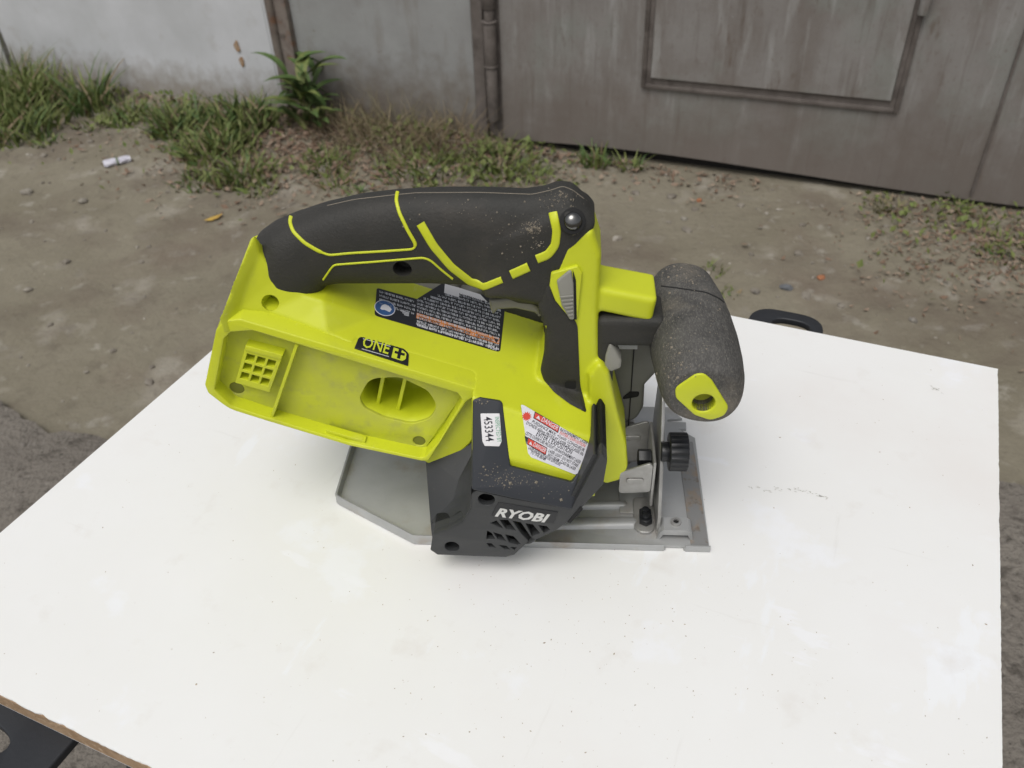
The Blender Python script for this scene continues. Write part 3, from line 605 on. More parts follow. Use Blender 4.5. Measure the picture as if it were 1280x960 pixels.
# ------------------------------------------------------------------ circular saw
# saw frame: origin at the near front corner of the base plate, x forward, y to the blade side, z up (metres)
SO = np.array([0.1305, 0.3807, BOARD_Z]); SA = math.radians(-5.0)
saw = tag(empty('circular_saw', tuple(SO + np.array([0, 0, 0.0003])), SA), 'lime green and charcoal cordless circular saw without battery, standing on the white board', 'circular saw')
SR = np.array([[math.cos(SA), math.sin(SA), 0], [-math.sin(SA), math.cos(SA), 0], [0, 0, 1.0]])   # world -> saw
EYE = SR @ (np.array([0, 0, CAM_H]) - SO)
def sight(u, v):
    """viewing direction (saw frame) through photograph point u, v: used to read measurements off the photograph"""
    d = SR @ (CR @ np.array([u - 640.0, v - 480.0, 1066.0])); return d / np.linalg.norm(d)
def aty(u, v, y):
    d = sight(u, v); return EYE + d * ((y / 1000 - EYE[1]) / d[1])
def atz(u, v, z):
    d = sight(u, v); return EYE + d * ((z / 1000 - EYE[2]) / d[2])
class Plane:
    def __init__(s, p, n, up=(0, 0, 1)):
        s.p = np.array(p, float); s.n = np.array(n, float) / np.linalg.norm(n)
        s.U = np.cross(up, s.n); s.U /= np.linalg.norm(s.U); s.V = np.cross(s.n, s.U)
    def at(s, u, v):
        d = sight(u, v); return EYE + d * (((s.p - EYE) @ s.n) / (d @ s.n))
    def uv(s, P): q = np.array(P) - s.p; return (q @ s.U, q @ s.V)
    def poly(s, px): return [s.uv(s.at(*p)) for p in px]
def ypl(y): return Plane((0, y / 1000, 0), (0, -1, 0))
mm = 0.001
def slab(name, plane, px, t0, t1, m, parent, r=0.0, bevel=0.0, holes=(), res=2, mesh_only=False):
    """outline read at photograph points lying on `plane`, extruded t0..t1 mm along the plane normal"""
    lp = plane.poly(px); lp = rnd(lp, [q * mm for q in r] if isinstance(r, (list, tuple)) else r * mm) if r else lp
    me = plate_mesh([lp] + list(holes), plane.p, plane.U, plane.V, t0 * mm, t1 * mm, bevel * mm, res)
    return me if mesh_only else link(name, me, m, parent)
def ring2(c, rx, ry=None, n=24): ry = ry or rx; return [(c[0] + rx * math.cos(a), c[1] + ry * math.sin(a)) for a in np.linspace(0, 2 * math.pi, n, endpoint=False)]
def soften(me, vox=1.2, it=6, fac=0.5):
    r = evaluated(me, [('REMESH', dict(mode='VOXEL', voxel_size=vox * mm, use_smooth_shade=True)), ('SMOOTH', dict(factor=fac, iterations=it))])
    r.polygons.foreach_set('use_smooth', [True] * len(r.polygons)); return r

YC = 47.0
# planes of the housing
RIMY = 8.0
RA, RB = aty(316, 404, RIMY), aty(575, 481, RIMY)
axis = (RB - RA) / np.linalg.norm(RB - RA)
roof_n = np.cross(axis, [0, 1, 0.20]); roof_n = roof_n if roof_n[2] > 0 else -roof_n
ROOF = Plane(RA, roof_n, up=(0, 1, 0))
TILT = axis                                                     # the body is tipped about 20 degrees nose-down
F1, F2, F3 = aty(597, 612, -27), aty(712, 637, -27), aty(592, 500, 1)
fn = np.cross(F2 - F1, F3 - F1); fn = fn if fn[1] < 0 else -fn
FACET = Plane(F1, fn)
END = ypl(-27); RIM = ypl(RIMY)

# ---- base plate
PZ = Plane((0, 0, 0), (0, 0, 1), up=(0, 1, 0))
def base_plate():
    t = 2.6
    out = [(0, 0), (0.0018, 0.113), (-0.010, 0.1235), (-0.004, 0.1235), (-0.0035, 0.1315), (-0.018, 0.1320), (-0.018, 0.1345), (-0.006, 0.136), (-0.016, 0.150), (-0.262, 0.150), (-0.268, 0.144), (-0.268, 0.037), (-0.204, 0.0)]
    notch = [(-0.030, 0.0), (-0.030, 0.0022), (-0.0175, 0.0022), (-0.0175, 0.0)]
    lp = out + notch
    blade_slot = [(-0.19, 0.118), (-0.06, 0.118), (-0.06, 0.134), (-0.19, 0.134)]
    b = link('base_plate', plate_mesh([lp, blade_slot], (0, 0, 0), (1, 0, 0), (0, 1, 0), 0, t * mm, 0.5 * mm, 1), M['steel'], saw)
    # turned-up lip around the rear end and along the near edge
    def lip(pts, hgt, th):
        V_, F = [], []; P = [np.array(p) for p in pts]
        for i, p in enumerate(P):
            d = P[min(i + 1, len(P) - 1)] - P[max(i - 1, 0)]; d /= np.linalg.norm(d); nn = np.array([d[1], -d[0]])
            for off, z in ((0, 0.0002), (0, hgt - th * 0.4), (-th * 0.35, hgt), (-th, hgt - 0.0002), (-th - 0.0012, t * mm - 0.0002)):
                q = p + nn * off; V_.append((q[0], q[1], z))
        n = 5
        for i in range(len(P) - 1):
            for j in range(n - 1): F.append((i * n + j, i * n + j + 1, (i + 1) * n + j + 1, (i + 1) * n + j))
        F.append(tuple(range(n))); F.append(tuple((len(P) - 1) * n + j for j in range(n))[::-1])
        return pymesh(V_, F, ang=50)
    r0 = rnd([(-0.2685, 0.149), (-0.2685, 0.0365), (-0.2045, -0.0005), (-0.175, -0.0005)], [0, 0.006, 0.006, 0], 6)
    link('rear_lip', lip(r0, 0.0085, 0.0018), M['steel'], b)
    link('edge_lip', lip([(-0.1745, -0.0005), (-0.031, -0.0005)], 0.0052, 0.0018), M['steel'], b)
    link('edge_lip', lip([(-0.0165, -0.0005), (0.0004, -0.0005)], 0.0050, 0.0018), M['steel'], b)
    # pressed stiffening ribs
    for (px0, px1, hw) in (((640, 634), (779, 632), 4.0), ((640, 656), (790, 654), 5.6), ((640, 600), (770, 598), 3.0)):
        p, q = atz(*px0, 2.6)[:2], atz(*px1, 2.6)[:2]; d = (q - p) / np.linalg.norm(q - p); nn = np.array([-d[1], d[0]]); V_ = []; F = []
        rings = []
        for k, (sc_, z) in enumerate(((1.0, 2.4), (0.8, 4.2), (0.5, 5.4), (0.15, 5.8))):
            h_ = hw * mm * sc_; rg = []
            for a in np.linspace(-math.pi / 2, math.pi / 2, 9): rg.append((*(q + d * (h_ * math.cos(a)) + nn * (h_ * math.sin(a))), z * mm))
            for a in np.linspace(math.pi / 2, 1.5 * math.pi, 9): rg.append((*(p + d * (h_ * math.cos(a)) + nn * (h_ * math.sin(a))), z * mm))
            rings.append(rg)
        link('stiffening_rib', loft_mesh(rings, 60), M['steel'], b)
    # front scale strip
    link('scale_strip', box_mesh((-0.0125, 0.002, 0.00262), (-0.0005, 0.108, 0.0031), 0.0002, 1), M['worn_steel'], b)
    # rip-fence clamp bridge with its screw
    c = link('fence_clamp', loft_mesh([[(x, y, z) for x, z in ((-0.0355, 0.0028), (-0.0335, 0.0100), (-0.031, 0.0125), (-0.0145, 0.0125), (-0.012, 0.0100), (-0.0105, 0.0028), (-0.0125, 0.0028), (-0.0145, 0.0075), (-0.0315, 0.0075), (-0.0335, 0.0028))] for y in (0.0075, 0.0195)], 40), M['steel'], b)
    link('clamp_screw', boolean(cyl_mesh((-0.0225, 0.0145, 0.0120), (-0.0225, 0.0145, 0.0142), 0.0036, bevel=0.0004), [cyl_mesh((-0.0225, 0.0145, 0.0128), (-0.0225, 0.0145, 0.02), 0.0021, n=6)]), M['bsteel'], c)
    link('socket_shade_disc', cyl_mesh((-0.0225, 0.0145, 0.0122), (-0.0225, 0.0145, 0.0129), 0.0022, n=12), M['void'], c)  # black disc painting the shade inside the socket
base_plate()

# ---- bevel bracket and quadrant
def bracket():
    b = link('bevel_bracket', join_meshes([
        box_mesh((-0.0405, 0.024, 0.018), (-0.0385, 0.066, 0.060), 0.0006),
        plate_mesh([rnd([(-0.0625, 0.030), (-0.0625, 0.050), (-0.0407, 0.060), (-0.0407, 0.032)], 0.003)], (0, 0.024, 0), (1, 0, 0), (0, 0, 1), -0.002, 0.0, 0.0005),
        plate_mesh([rnd([(-0.066, 0.022), (-0.066, 0.052), (-0.0407, 0.062), (-0.0407, 0.022)], 0.003)], (0, 0.066, 0), (1, 0, 0), (0, 0, 1), 0.0, 0.002, 0.0005)]), M['bsteel'], saw)
    for (y, z) in ((0.0239, 0.043), (0.0639, 0.046)):
        link('pressed_rib', plate_mesh([rnd([(-0.058, z - 0.0022), (-0.058, z + 0.0022), (-0.046, z + 0.0026), (-0.046, z - 0.0022)], 0.002)], (0, y, 0), (1, 0, 0), (0, 0, 1), 0.0, 0.0010, 0.0005), M['bsteel'], b)
    link('bracket_floor', box_mesh((-0.060, 0.030, 0.0030), (-0.042, 0.062, 0.0046), 0.0004), M['steel'], b)
    q = link('bevel_quadrant', plate_mesh([rnd([(0.012, 0.0028), (0.012, 0.020), (0.030, 0.058), (0.050, 0.092), (0.062, 0.101), (0.078, 0.092), (0.086, 0.050), (0.086, 0.0028)], [0.001, 0.004, 0.01, 0.008, 0.006, 0.008, 0.01, 0.001])], (-0.0345, 0, 0), (0, 1, 0), (0, 0, 1), -0.0012, 0.0012, 0.0004), M['bsteel'], saw)
    link('bevel_scale_slot', plate_mesh([rnd([(0.045, 0.070), (0.052, 0.080), (0.072, 0.070), (0.072, 0.040), (0.066, 0.040), (0.064, 0.062)], 0.002)], (-0.0332, 0, 0), (0, 1, 0), (0, 0, 1), 0.0, 0.0008, 0.0002), M['guard'], q)
    # mounting tongue on the plate with blackened bolt
    tg = link('mounting_tongue', plate_mesh([rnd([(-0.0505, 0.045), (-0.0505, 0.016), (-0.0465, 0.0115), (-0.0395, 0.0115), (-0.0365, 0.016), (-0.0365, 0.045)], 0.004)], (0, 0, 0), (1, 0, 0), (0, 1, 0), 0.0027, 0.0052, 0.0006), M['bsteel'], saw)
    for (y, r_) in ((0.0215, 0.0050), (0.0270, 0.0047)):
        link('bolt', join_meshes([cyl_mesh((-0.0425, y, 0.005), (-0.0425, y, 0.0098), r_, n=6, bevel=0.0005), cyl_mesh((-0.0425, y, 0.0095), (-0.0425, y, 0.0125), r_ * 0.55, bevel=0.0005)]), M['black'], tg)
    # knob
    kx, ky, kz = -0.026, 0.031, 0.064
    prof = []
    for k in range(48):
        a = 2 * math.pi * k / 48; rr = 0.0128 * (1 + 0.025 * (1 if k % 2 else -1)); prof.append((rr * math.cos(a), rr * math.sin(a)))
    kn = link('depth_knob', plate_mesh([prof], (kx, ky, kz), (0, 1, 0), (0, 0, 1), -0.0045, 0.0080, 0.0010), M['black'], saw)
    link('knob_hub', cyl_mesh((kx - 0.0095, ky, kz), (kx - 0.004, ky, kz), 0.0068, bevel=0.0005), M['black'], kn)
    link('knob_bolt', cyl_mesh((-0.050, ky + 0.006, kz - 0.012), (-0.0407, ky + 0.006, kz - 0.012), 0.0065, n=6, bevel=0.0006), M['black'], kn)
bracket()

# ---- yellow-green housing
def shear_top(me, zmid_fn):
    for v in me.vertices:
        if v.co.z > zmid_fn(v.co.x): v.co.z += 0.20 * (v.co.y - RIMY * mm)
    me.update(); return me
def zroof(x): return RA[2] + (x - RA[0]) * axis[2] / axis[0]

def housing():
    # rear block behind the battery bay and front block under the handle, melted together
    def P(lst, y): return [(aty(u, v, y)[0], aty(u, v, y)[2]) for u, v in lst]
    o = (0, 0, 0); U, V = (1, 0, 0), (0, 0, 1)
    xr = aty(270, 413, RIMY)[0]
    rear = [(xr + 0.004, zroof(xr) - 0.006), (xr + 0.010, zroof(xr + 0.010)), (-0.150, zroof(-0.150)), (-0.150, 0.060)] + [(p[0], p[1]) for p in P([(588, 552), (572, 569), (549, 580), (527, 578), (437, 557), (337, 528), (290, 512)], RIMY + 6)]
    FL = ypl(RIMY + 10)
    oval = rnd(FL.poly([(462, 474), (500, 472), (535, 489), (547, 508), (538, 524), (515, 531), (480, 523), (455, 511), (449, 498)]), 0.012, 5)
    c0 = np.mean(np.array(oval), 0); big = [tuple(c0 + (np.array(q) - c0) * 1.30) for q in oval]
    rm = plate_mesh([rnd(rear, 0.004), [(q[0], q[1]) for q in big]], o, U, V, -0.080, -(RIMY + 11.5) * mm, 0.002)
    shear_top(rm, lambda x: zroof(x) - 0.02)
    front = [(-0.156, zroof(-0.156)), (-0.083, zroof(-0.083)), (-0.080, 0.066), (-0.095, 0.068), (-0.156, 0.090)]
    fm = plate_mesh([front], o, U, V, -0.080, 0.015, 0.001); shear_top(fm, lambda x: zroof(x) - 0.02)
    bm = bmesh.new(); bm.from_mesh(fm)
    r = bmesh.ops.bisect_plane(bm, geom=bm.verts[:] + bm.edges[:] + bm.faces[:], plane_co=FACET.p, plane_no=FACET.n, clear_outer=True)
    bmesh.ops.holes_fill(bm, edges=[e for e in bm.edges if e.is_boundary]); bm.to_mesh(fm); bm.free()
    ys = YC - 18
    colm = plate_mesh([rnd(P([(700, 300), (672, 388), (683, 418), (681, 440), (672, 470), (668, 500), (735, 540), (753, 530), (749, 454), (748, 390), (752, 322), (741, 288), (730, 290), (712, 300)], ys), 0.003)], o, U, V, -(YC + 18) * mm, -ys * mm, 0.004)
    stub = plate_mesh([rnd(P([(735, 355), (752, 361), (822, 374), (815, 404), (749, 390), (735, 390)], YC - 14), 0.0015)], o, U, V, -(YC + 15) * mm, -(YC - 15) * mm, 0.003)
    wing = plate_mesh([rnd(P([(735, 470), (749, 452), (761, 466), (772, 515), (783, 555), (785, 585), (776, 600), (755, 606), (738, 580)], 25), 0.003)], o, U, V, -0.064, -0.024, 0.002)
    ya = YC - 19
    A_ = [aty(u, v, ya) for u, v in ((319, 288), (325, 317), (347, 346), (380, 369), (402, 376), (452, 391))]
    A_[5] = ROOF.at(470, 398) + ROOF.n * 0.0003; A_[4] = aty(404, 376, ya)
    B_ = [ROOF.at(u, v) for u, v in ((272, 398), (300, 386), (335, 390), (375, 404), (410, 418), (440, 430))]
    dn = np.array([0, 0, -0.012]); far = np.array([0, 0.042, 0]); n = len(A_)
    V_ = [b_ + dn for b_ in B_] + B_ + A_ + [a + far for a in A_] + [np.array([a[0], YC * mm + 0.026, b_[2] - 0.02]) for a, b_ in zip(A_, B_)]
    F = [(r_ * n + i, r_ * n + i + 1, ((r_ + 1) % 5) * n + i + 1, ((r_ + 1) % 5) * n + i) for r_ in range(5) for i in range(n - 1)] + [tuple(r_ * n for r_ in range(5)), tuple(r_ * n + n - 1 for r_ in range(5))[::-1]]
    mound = pymesh(V_, F)
    body = soften(join_meshes([rm, fm, colm, stub, wing, mound]), 1.1, 7, 0.5)
    tr_ = BVHTree.FromPolygons([v.co[:] for v in body.vertices], [p.vertices[:] for p in body.polygons])
    hp = tr_.ray_cast(Vector(EYE), Vector(sight(338, 379)))[0]
    if hp is not None: body = boolean(body, [cyl_mesh(np.array(hp) + np.array([0, -0.02, 0.012]), np.array(hp) + np.array([0, 0.010, -0.006]), 0.0048)])
    b = link('housing', body, M['lime'], saw)
    # battery bay: rim walls, floor, fin, contact grid, tower socket
    outer = RIM.poly([(300, 400), (280, 402), (270, 413), (256, 482), (260, 492), (286, 512), (337, 528), (437, 558), (527, 577), (536, 577), (583, 503), (593, 497), (594, 487)])
    outer = rnd(outer, [0.003, 0.006, 0.006, 0.004, 0.004, 0.02, 0.02, 0.02, 0.002, 0.002, 0.003, 0.001, 0.001])
    inner_px = [(316, 414), (572, 492), (578, 501), (548, 553), (531, 572), (525, 573), (437, 554), (338, 524), (289, 508), (268, 488), (280, 424), (288, 416)]
    inner = rnd(RIM.poly(inner_px), [0.002, 0.002, 0.002, 0.002, 0.001, 0.001, 0.02, 0.02, 0.006, 0.003, 0.003, 0.003])
    wall = plate_mesh([outer, inner], RIM.p, RIM.U, RIM.V, -0.024, 0.0, 0.0009)
    for v in wall.vertices:
        if v.co.z > zroof(v.co.x) - 0.013: v.co.z += 0.20 * (v.co.y - RIMY * mm)
    bay = link('battery_bay', wall, M['lime'], saw)
    slab('bay_shoulder', ypl(RIMY + 7), [(579, 500), (594, 497), (593, 547), (588, 555), (577, 565), (563, 574), (549, 580), (538, 582), (528, 576)], -20, 0, M['lime'], bay, 0.5, 1.2)
    fo = rnd(RIM.poly([(300, 408), (275, 415), (262, 486), (287, 511), (337, 527), (437, 557), (528, 576), (580, 502), (574, 488)]), 0.003)
    h1, h2 = FL.poly([(296, 486)])[0], FL.poly([(524, 552)])[0]
    link('bay_floor', plate_mesh([fo, oval, ring2(h1, 0.0048), ring2(h2, 0.0042)], FL.p, FL.U, FL.V, -0.0028, 0.0, 0.0006), M['lime_dirty'], bay)
    link('floor_backing', plate_mesh([fo, oval, ring2(h1, 0.0052), ring2(h2, 0.0046)], FL.p, FL.U, FL.V, -0.012, -0.0075, 0), M['lime_dirty'], bay)
    sock_o = [tuple(c0 + (np.array(q) - c0) * 1.16) for q in oval]; sock_i = [tuple(c0 + (np.array(q) - c0) * 1.0) for q in oval]
    for h_ in (h1, h2): link('hole_shade_disc', plate_mesh([ring2(h_, 0.0050)], FL.p, FL.U, FL.V, -0.0030, -0.0010, 0.0002), M['well'], bay)  # plain discs, coloured dark to paint the shade at the hole bottoms
    bowl = []
    for sc_, t_ in ((1.10, 0.0012), (1.0, 0.0022), (0.985, 0.012), (0.97, 0.026), (0.94, 0.033), (0.87, 0.037), (0.7, 0.0385)):
        bowl.append([FL.p + FL.U * (c0[0] + (q[0] - c0[0]) * sc_) + FL.V * (c0[1] + (q[1] - c0[1]) * sc_) - FL.n * t_ for q in oval])
    nb = len(oval); V_ = [p for r_ in bowl for p in r_]; F = [(i_ * nb + k, i_ * nb + (k + 1) % nb, (i_ + 1) * nb + (k + 1) % nb, (i_ + 1) * nb + k) for i_ in range(len(bowl) - 1) for k in range(nb)] + [tuple((len(bowl) - 1) * nb + k for k in range(nb))]
    so_ = link('tower_socket', pymesh(V_, F, ang=70), M['lime'], bay)
    for (a, b_) in (((478, 470), (468, 520)), ((506, 474), (494, 526))):
        p, q = np.array(FL.uv(FL.at(*a))), np.array(FL.uv(FL.at(*b_))); d = (q - p) / np.linalg.norm(q - p); nn = np.array([-d[1], d[0]]) * 0.0012
        link('socket_rib', plate_mesh([[tuple(p + nn), tuple(p - nn), tuple(q - nn), tuple(q + nn)]], FL.p, FL.U, FL.V, -0.0382, -0.010, 0.0005), M['lime'], so_)
    # fin
    FT = ypl(RIMY + 2)
    p, q = np.array(FT.uv(FT.at(371, 431))), np.array(FT.uv(FT.at(339, 524))); d = (q - p) / np.linalg.norm(q - p); nn = np.array([-d[1], d[0]]) * 0.0010
    link('fin', plate_mesh([[tuple(p + nn), tuple(p - nn), tuple(q - nn), tuple(q + nn)]], FT.p, FT.U, FT.V, -0.0082, 0.0, 0.0004), M['lime'], bay)
    # contact grid: frame with nine pits
    GT = ypl(RIMY + 4)
    gx = [(305, 434), (353, 446), (338, 491), (295, 480)]
    g = [np.array(GT.uv(GT.at(*t))) for t in ((306, 437), (352, 449), (337, 491), (294, 479))]
    def bil(s, t): return tuple(((1 - s) * (1 - t)) * g[0] + s * (1 - t) * g[1] + s * t * g[2] + (1 - s) * t * g[3])
    pits = []
    for i in range(3):
        for j in range(3):
            s0, s1, t0, t1 = 0.09 + i * 0.29, 0.09 + i * 0.29 + 0.22, 0.10 + j * 0.27, 0.10 + j * 0.27 + 0.20
            pits.append([bil(s0, t0), bil(s1, t0), bil(s1, t1), bil(s0, t1)])
    gr = link('contact_grid', plate_mesh([[bil(0, 0), bil(1, 0), bil(1, 1), bil(0, 1)]] + pits, GT.p, GT.U, GT.V, -0.0062, 0.0, 0.0004), M['lime'], bay)
    link('grid_top_wall', plate_mesh([[bil(0.0, -0.13), bil(1, -0.13), bil(1, -0.005), bil(0, -0.005)]], GT.p, GT.U, GT.V, -0.0062, 0.0012, 0.0005), M['lime'], gr)
    # latch ledge on the lower wall
    for (a, b_, c_, d_) in (((408, 536), (412, 537), (411, 544), (407, 543)), ((453, 549), (457, 550), (456, 557), (452, 556)), ((412, 537), (454, 549), (453, 552), (411, 540))):
        slab('latch_ledge', ypl(RIMY + 4), (a, b_, c_, d_), -4, 1.5, M['lime'], bay, 0, 0.3)
    return b, body
HB, HBODY = housing()
def bvh(me): return BVHTree.FromPolygons([v.co[:] for v in me.vertices], [p.vertices[:] for p in me.polygons])
BVH_H = bvh(HBODY)
def hit(tree, u, v):
    r_ = tree.ray_cast(Vector(EYE), Vector(sight(u, v))); return (np.array(r_[0]), np.array(r_[1])) if r_[0] is not None else (None, None)

# ---- motor cover, with the end face, top band and lime top panel
BAND = []
def motor():
    end_px = [(541, 668), (538, 688), (547, 694), (632, 697), (643, 694), (657, 681), (694, 664), (713, 651), (754, 606), (759, 577), (752, 566), (714, 637), (640, 624), (596, 614), (589, 618), (588, 636), (578, 652), (560, 662)]
    h1, h2 = END.poly([(608, 625)])[0], END.poly([(565, 684)])[0]
    # grille: slots between diagonal slats, in three rows either side of the wide diagonal bar
    def sl(*px):
        q = np.array(END.poly(px)); c_ = q.mean(0); return [tuple(c_ + (t - c_) * 1.0) for t in q]
    slots = [sl((613, 654.5), (620.5, 651.5), (629, 661), (625, 660)), sl((624.5, 650.5), (634.7, 650.6), (645, 664), (632.7, 662)), sl((640.8, 651.8), (651, 653.7), (663, 671), (669, 676), (663, 679), (651, 667)),
             sl((657, 654.9), (666, 656.2), (675, 667.4), (665, 671), (661, 663)), sl((673, 657.2), (683.4, 658.6), (687.5, 663), (680, 667)),
             sl((609, 664), (614.4, 667), (619.5, 675), (608, 675)), sl((616.4, 666), (626.6, 669), (632.7, 677), (622.5, 675)), sl((631.6, 669), (641.8, 671), (651, 681), (647, 682), (636.7, 679)),
             sl((608, 679.6), (614.4, 680), (620.5, 685.7), (612, 684.6)), sl((623.5, 682), (632.7, 683), (638.8, 688), (630.6, 687)), sl((637.7, 684.6), (646, 685), (643, 688))]
    lp = rnd(END.poly(end_px), 0.0015)
    cov = plate_mesh([lp, ring2(h1, 0.0052), ring2(h2, 0.0048)] + slots, END.p, END.U, END.V, -0.0045, 0.0, 0.0005)
    mc = link('motor_cover', cov, M['dark'], saw)
    link('cover_body', plate_mesh([lp], END.p, END.U, END.V, -0.055, -0.0100, 0.0), M['void'], mc)
    ring = [tuple(q) for q in lp]; c0 = np.mean(np.array(ring), 0); inner_ = [tuple(c0 + (np.array(q) - c0) * 0.93) for q in ring]
    link('cover_wall', plate_mesh([ring, inner_], END.p, END.U, END.V, -0.062, -0.0040, 0.0004), M['dark'], mc)
    # scooped panel beside the tower socket
    pa, pb, pc = aty(533, 583, 14), aty(541, 682, -23), aty(589, 600, 0); sn = np.cross(pb - pa, pc - pa); sn = sn if sn[1] < 0 else -sn
    SP = Plane(pa, sn)
    slab('cover_scoop', SP, [(531, 570), (592, 520), (596, 618), (590, 640), (575, 660), (541, 684), (538, 660)], -25, 0, M['dark'], mc, 1.0, 1.0)
    rows = []
    for (e_, s_) in (((589, 613), (573, 600)), ((589.5, 636), (566, 626)), ((579, 652.5), (553, 638)), ((560, 662.5), (546, 647)), ((541, 668.5), (538.5, 655))):
        E_, S_ = aty(*e_, -27), SP.at(*s_); K_ = E_ + np.array([0, ((SP.p - E_) @ SP.n) / SP.n[1], 0])
        rows.append([(1 - t) ** 2 * E_ + 2 * t * (1 - t) * (K_ * 0.85 + (E_ + S_) * 0.075) + t * t * S_ + np.array([0, -0.0003, 0]) for t in np.linspace(0, 1, 9)] + [K_ + np.array([0, 0.004, 0])])
    dense = []
    for a, b_ in zip(rows[:-1], rows[1:]):
        for k in range(5): dense.append([p * (1 - k / 5) + q * (k / 5) for p, q in zip(a, b_)])
    dense.append(rows[-1]); link('scoop_fillet', loft_mesh(dense, 60), M['dark'], mc)
    # sloping top: charcoal band framing the lime panel
    band_px = [(590, 612), (640, 623), (714, 637), (759, 574), (742, 557), (715, 603), (638, 583), (628, 502), (600, 497), (591, 500)]
    bd = slab('top_band', FACET, band_px, -20, 0.6, M['darkband'], mc, [1.5, 0, 1.5, 2, 1.5, 1.5, 1.5, 3, 2, 2], 0.9)
    BAND.append(bd)
    # lower front face with its slot
    fs = [aty(u, v, -27) for u, v in ((713, 651), (754, 606))]
    d = fs[1] - fs[0]; n_ = np.cross(d, [0, 1, 0]); n_ = n_ if n_[0] > 0 else -n_
    LF = Plane(fs[0], n_ / np.linalg.norm(n_)); slab('cooling_slot', END, [(709, 653), (726, 633), (729, 636), (713, 654)], 0.05, 0.4, M['void'], mc, 0.4)
    # maker's badge
    bg_ = slab('maker_badge', END, [(623, 628), (698, 640), (692, 655), (614, 645)], -0.2, 0.5, M['black'], mc, 1.0, 0.3)
    return mc, bg_
MC, BADGE = motor()

# ---- grip: rear root, arched bar, nose and finger column
def grip():
    st = [((316, 296), (398, 384), 22), ((318, 290), (402, 373), 21), ((337, 277), (410, 362), 20), ((364, 266), (414, 354), 18.5), ((405, 253), (428, 352), 17.5), ((450, 243), (456, 352), 17),
          ((493, 238), (494, 352), 17), ((540, 235), (540, 352), 17), ((590, 234.5), (585, 354), 17), ((625, 235), (620, 366), 17.5), ((655, 236.5), (648, 380), 17.5), ((680, 233), (668, 382), 17.5), ((700, 226.5), (686, 380), 17.5), ((716, 229), (696, 372), 16.5), ((731, 242), (706, 352), 14), ((738, 252), (716, 330), 9)]
    rings = []
    for tp, bp, b in st:
        T, B = aty(*tp, YC), aty(*bp, YC); c = (T + B) / 2; L = np.linalg.norm(T - B) / 2; d = (T - B) / (2 * L)
        el = math.atan2(EYE[2] - c[2], math.hypot(EYE[0] - c[0], EYE[1] - c[1])); a = math.sqrt(max(L * L - (b * mm * math.tan(el)) ** 2, (0.5 * L) ** 2))
        ring = []
        for k in range(32):
            q = 2 * math.pi * k / 32; cs, sn = math.cos(q), math.sin(q); e = 2 / 2.5
            ring.append(c + d * a * math.copysign(abs(cs) ** e, cs) + np.array([0, b * mm * math.copysign(abs(sn) ** e, sn), 0]))
        rings.append(ring)
    bar = loft_mesh(rings)
    U, V = (1, 0, 0), (0, 0, 1)
    def P(lst, y): return [(aty(u, v, y)[0], aty(u, v, y)[2]) for u, v in lst]
    nose = plate_mesh([rnd(P([(600, 290), (650, 275), (682, 262), (702, 252), (714, 252), (736, 264), (745, 275), (735, 298), (722, 324), (704, 350), (694, 382), (676, 376), (645, 369), (606, 367), (596, 345)], YC - 8), 0.002)], (0, 0, 0), U, V, -(YC + 18) * mm, -(YC - 18) * mm, 0.007, 4)
    g = soften(join_meshes([bar, nose]), 1.1, 14, 0.5)
    cut = []
    for (u, v) in ((503, 337),):
        p = aty(u, v, YC - 16); cut.append(cyl_mesh(p + np.array([0, -0.02, 0]), p + np.array([0, 0.012, 0]), 0.0056))
    me = boolean(g, cut); go = link('grip', me, M['rubber'], saw)
    return go, me
GO, GME = grip(); BVH_G = bvh(GME)

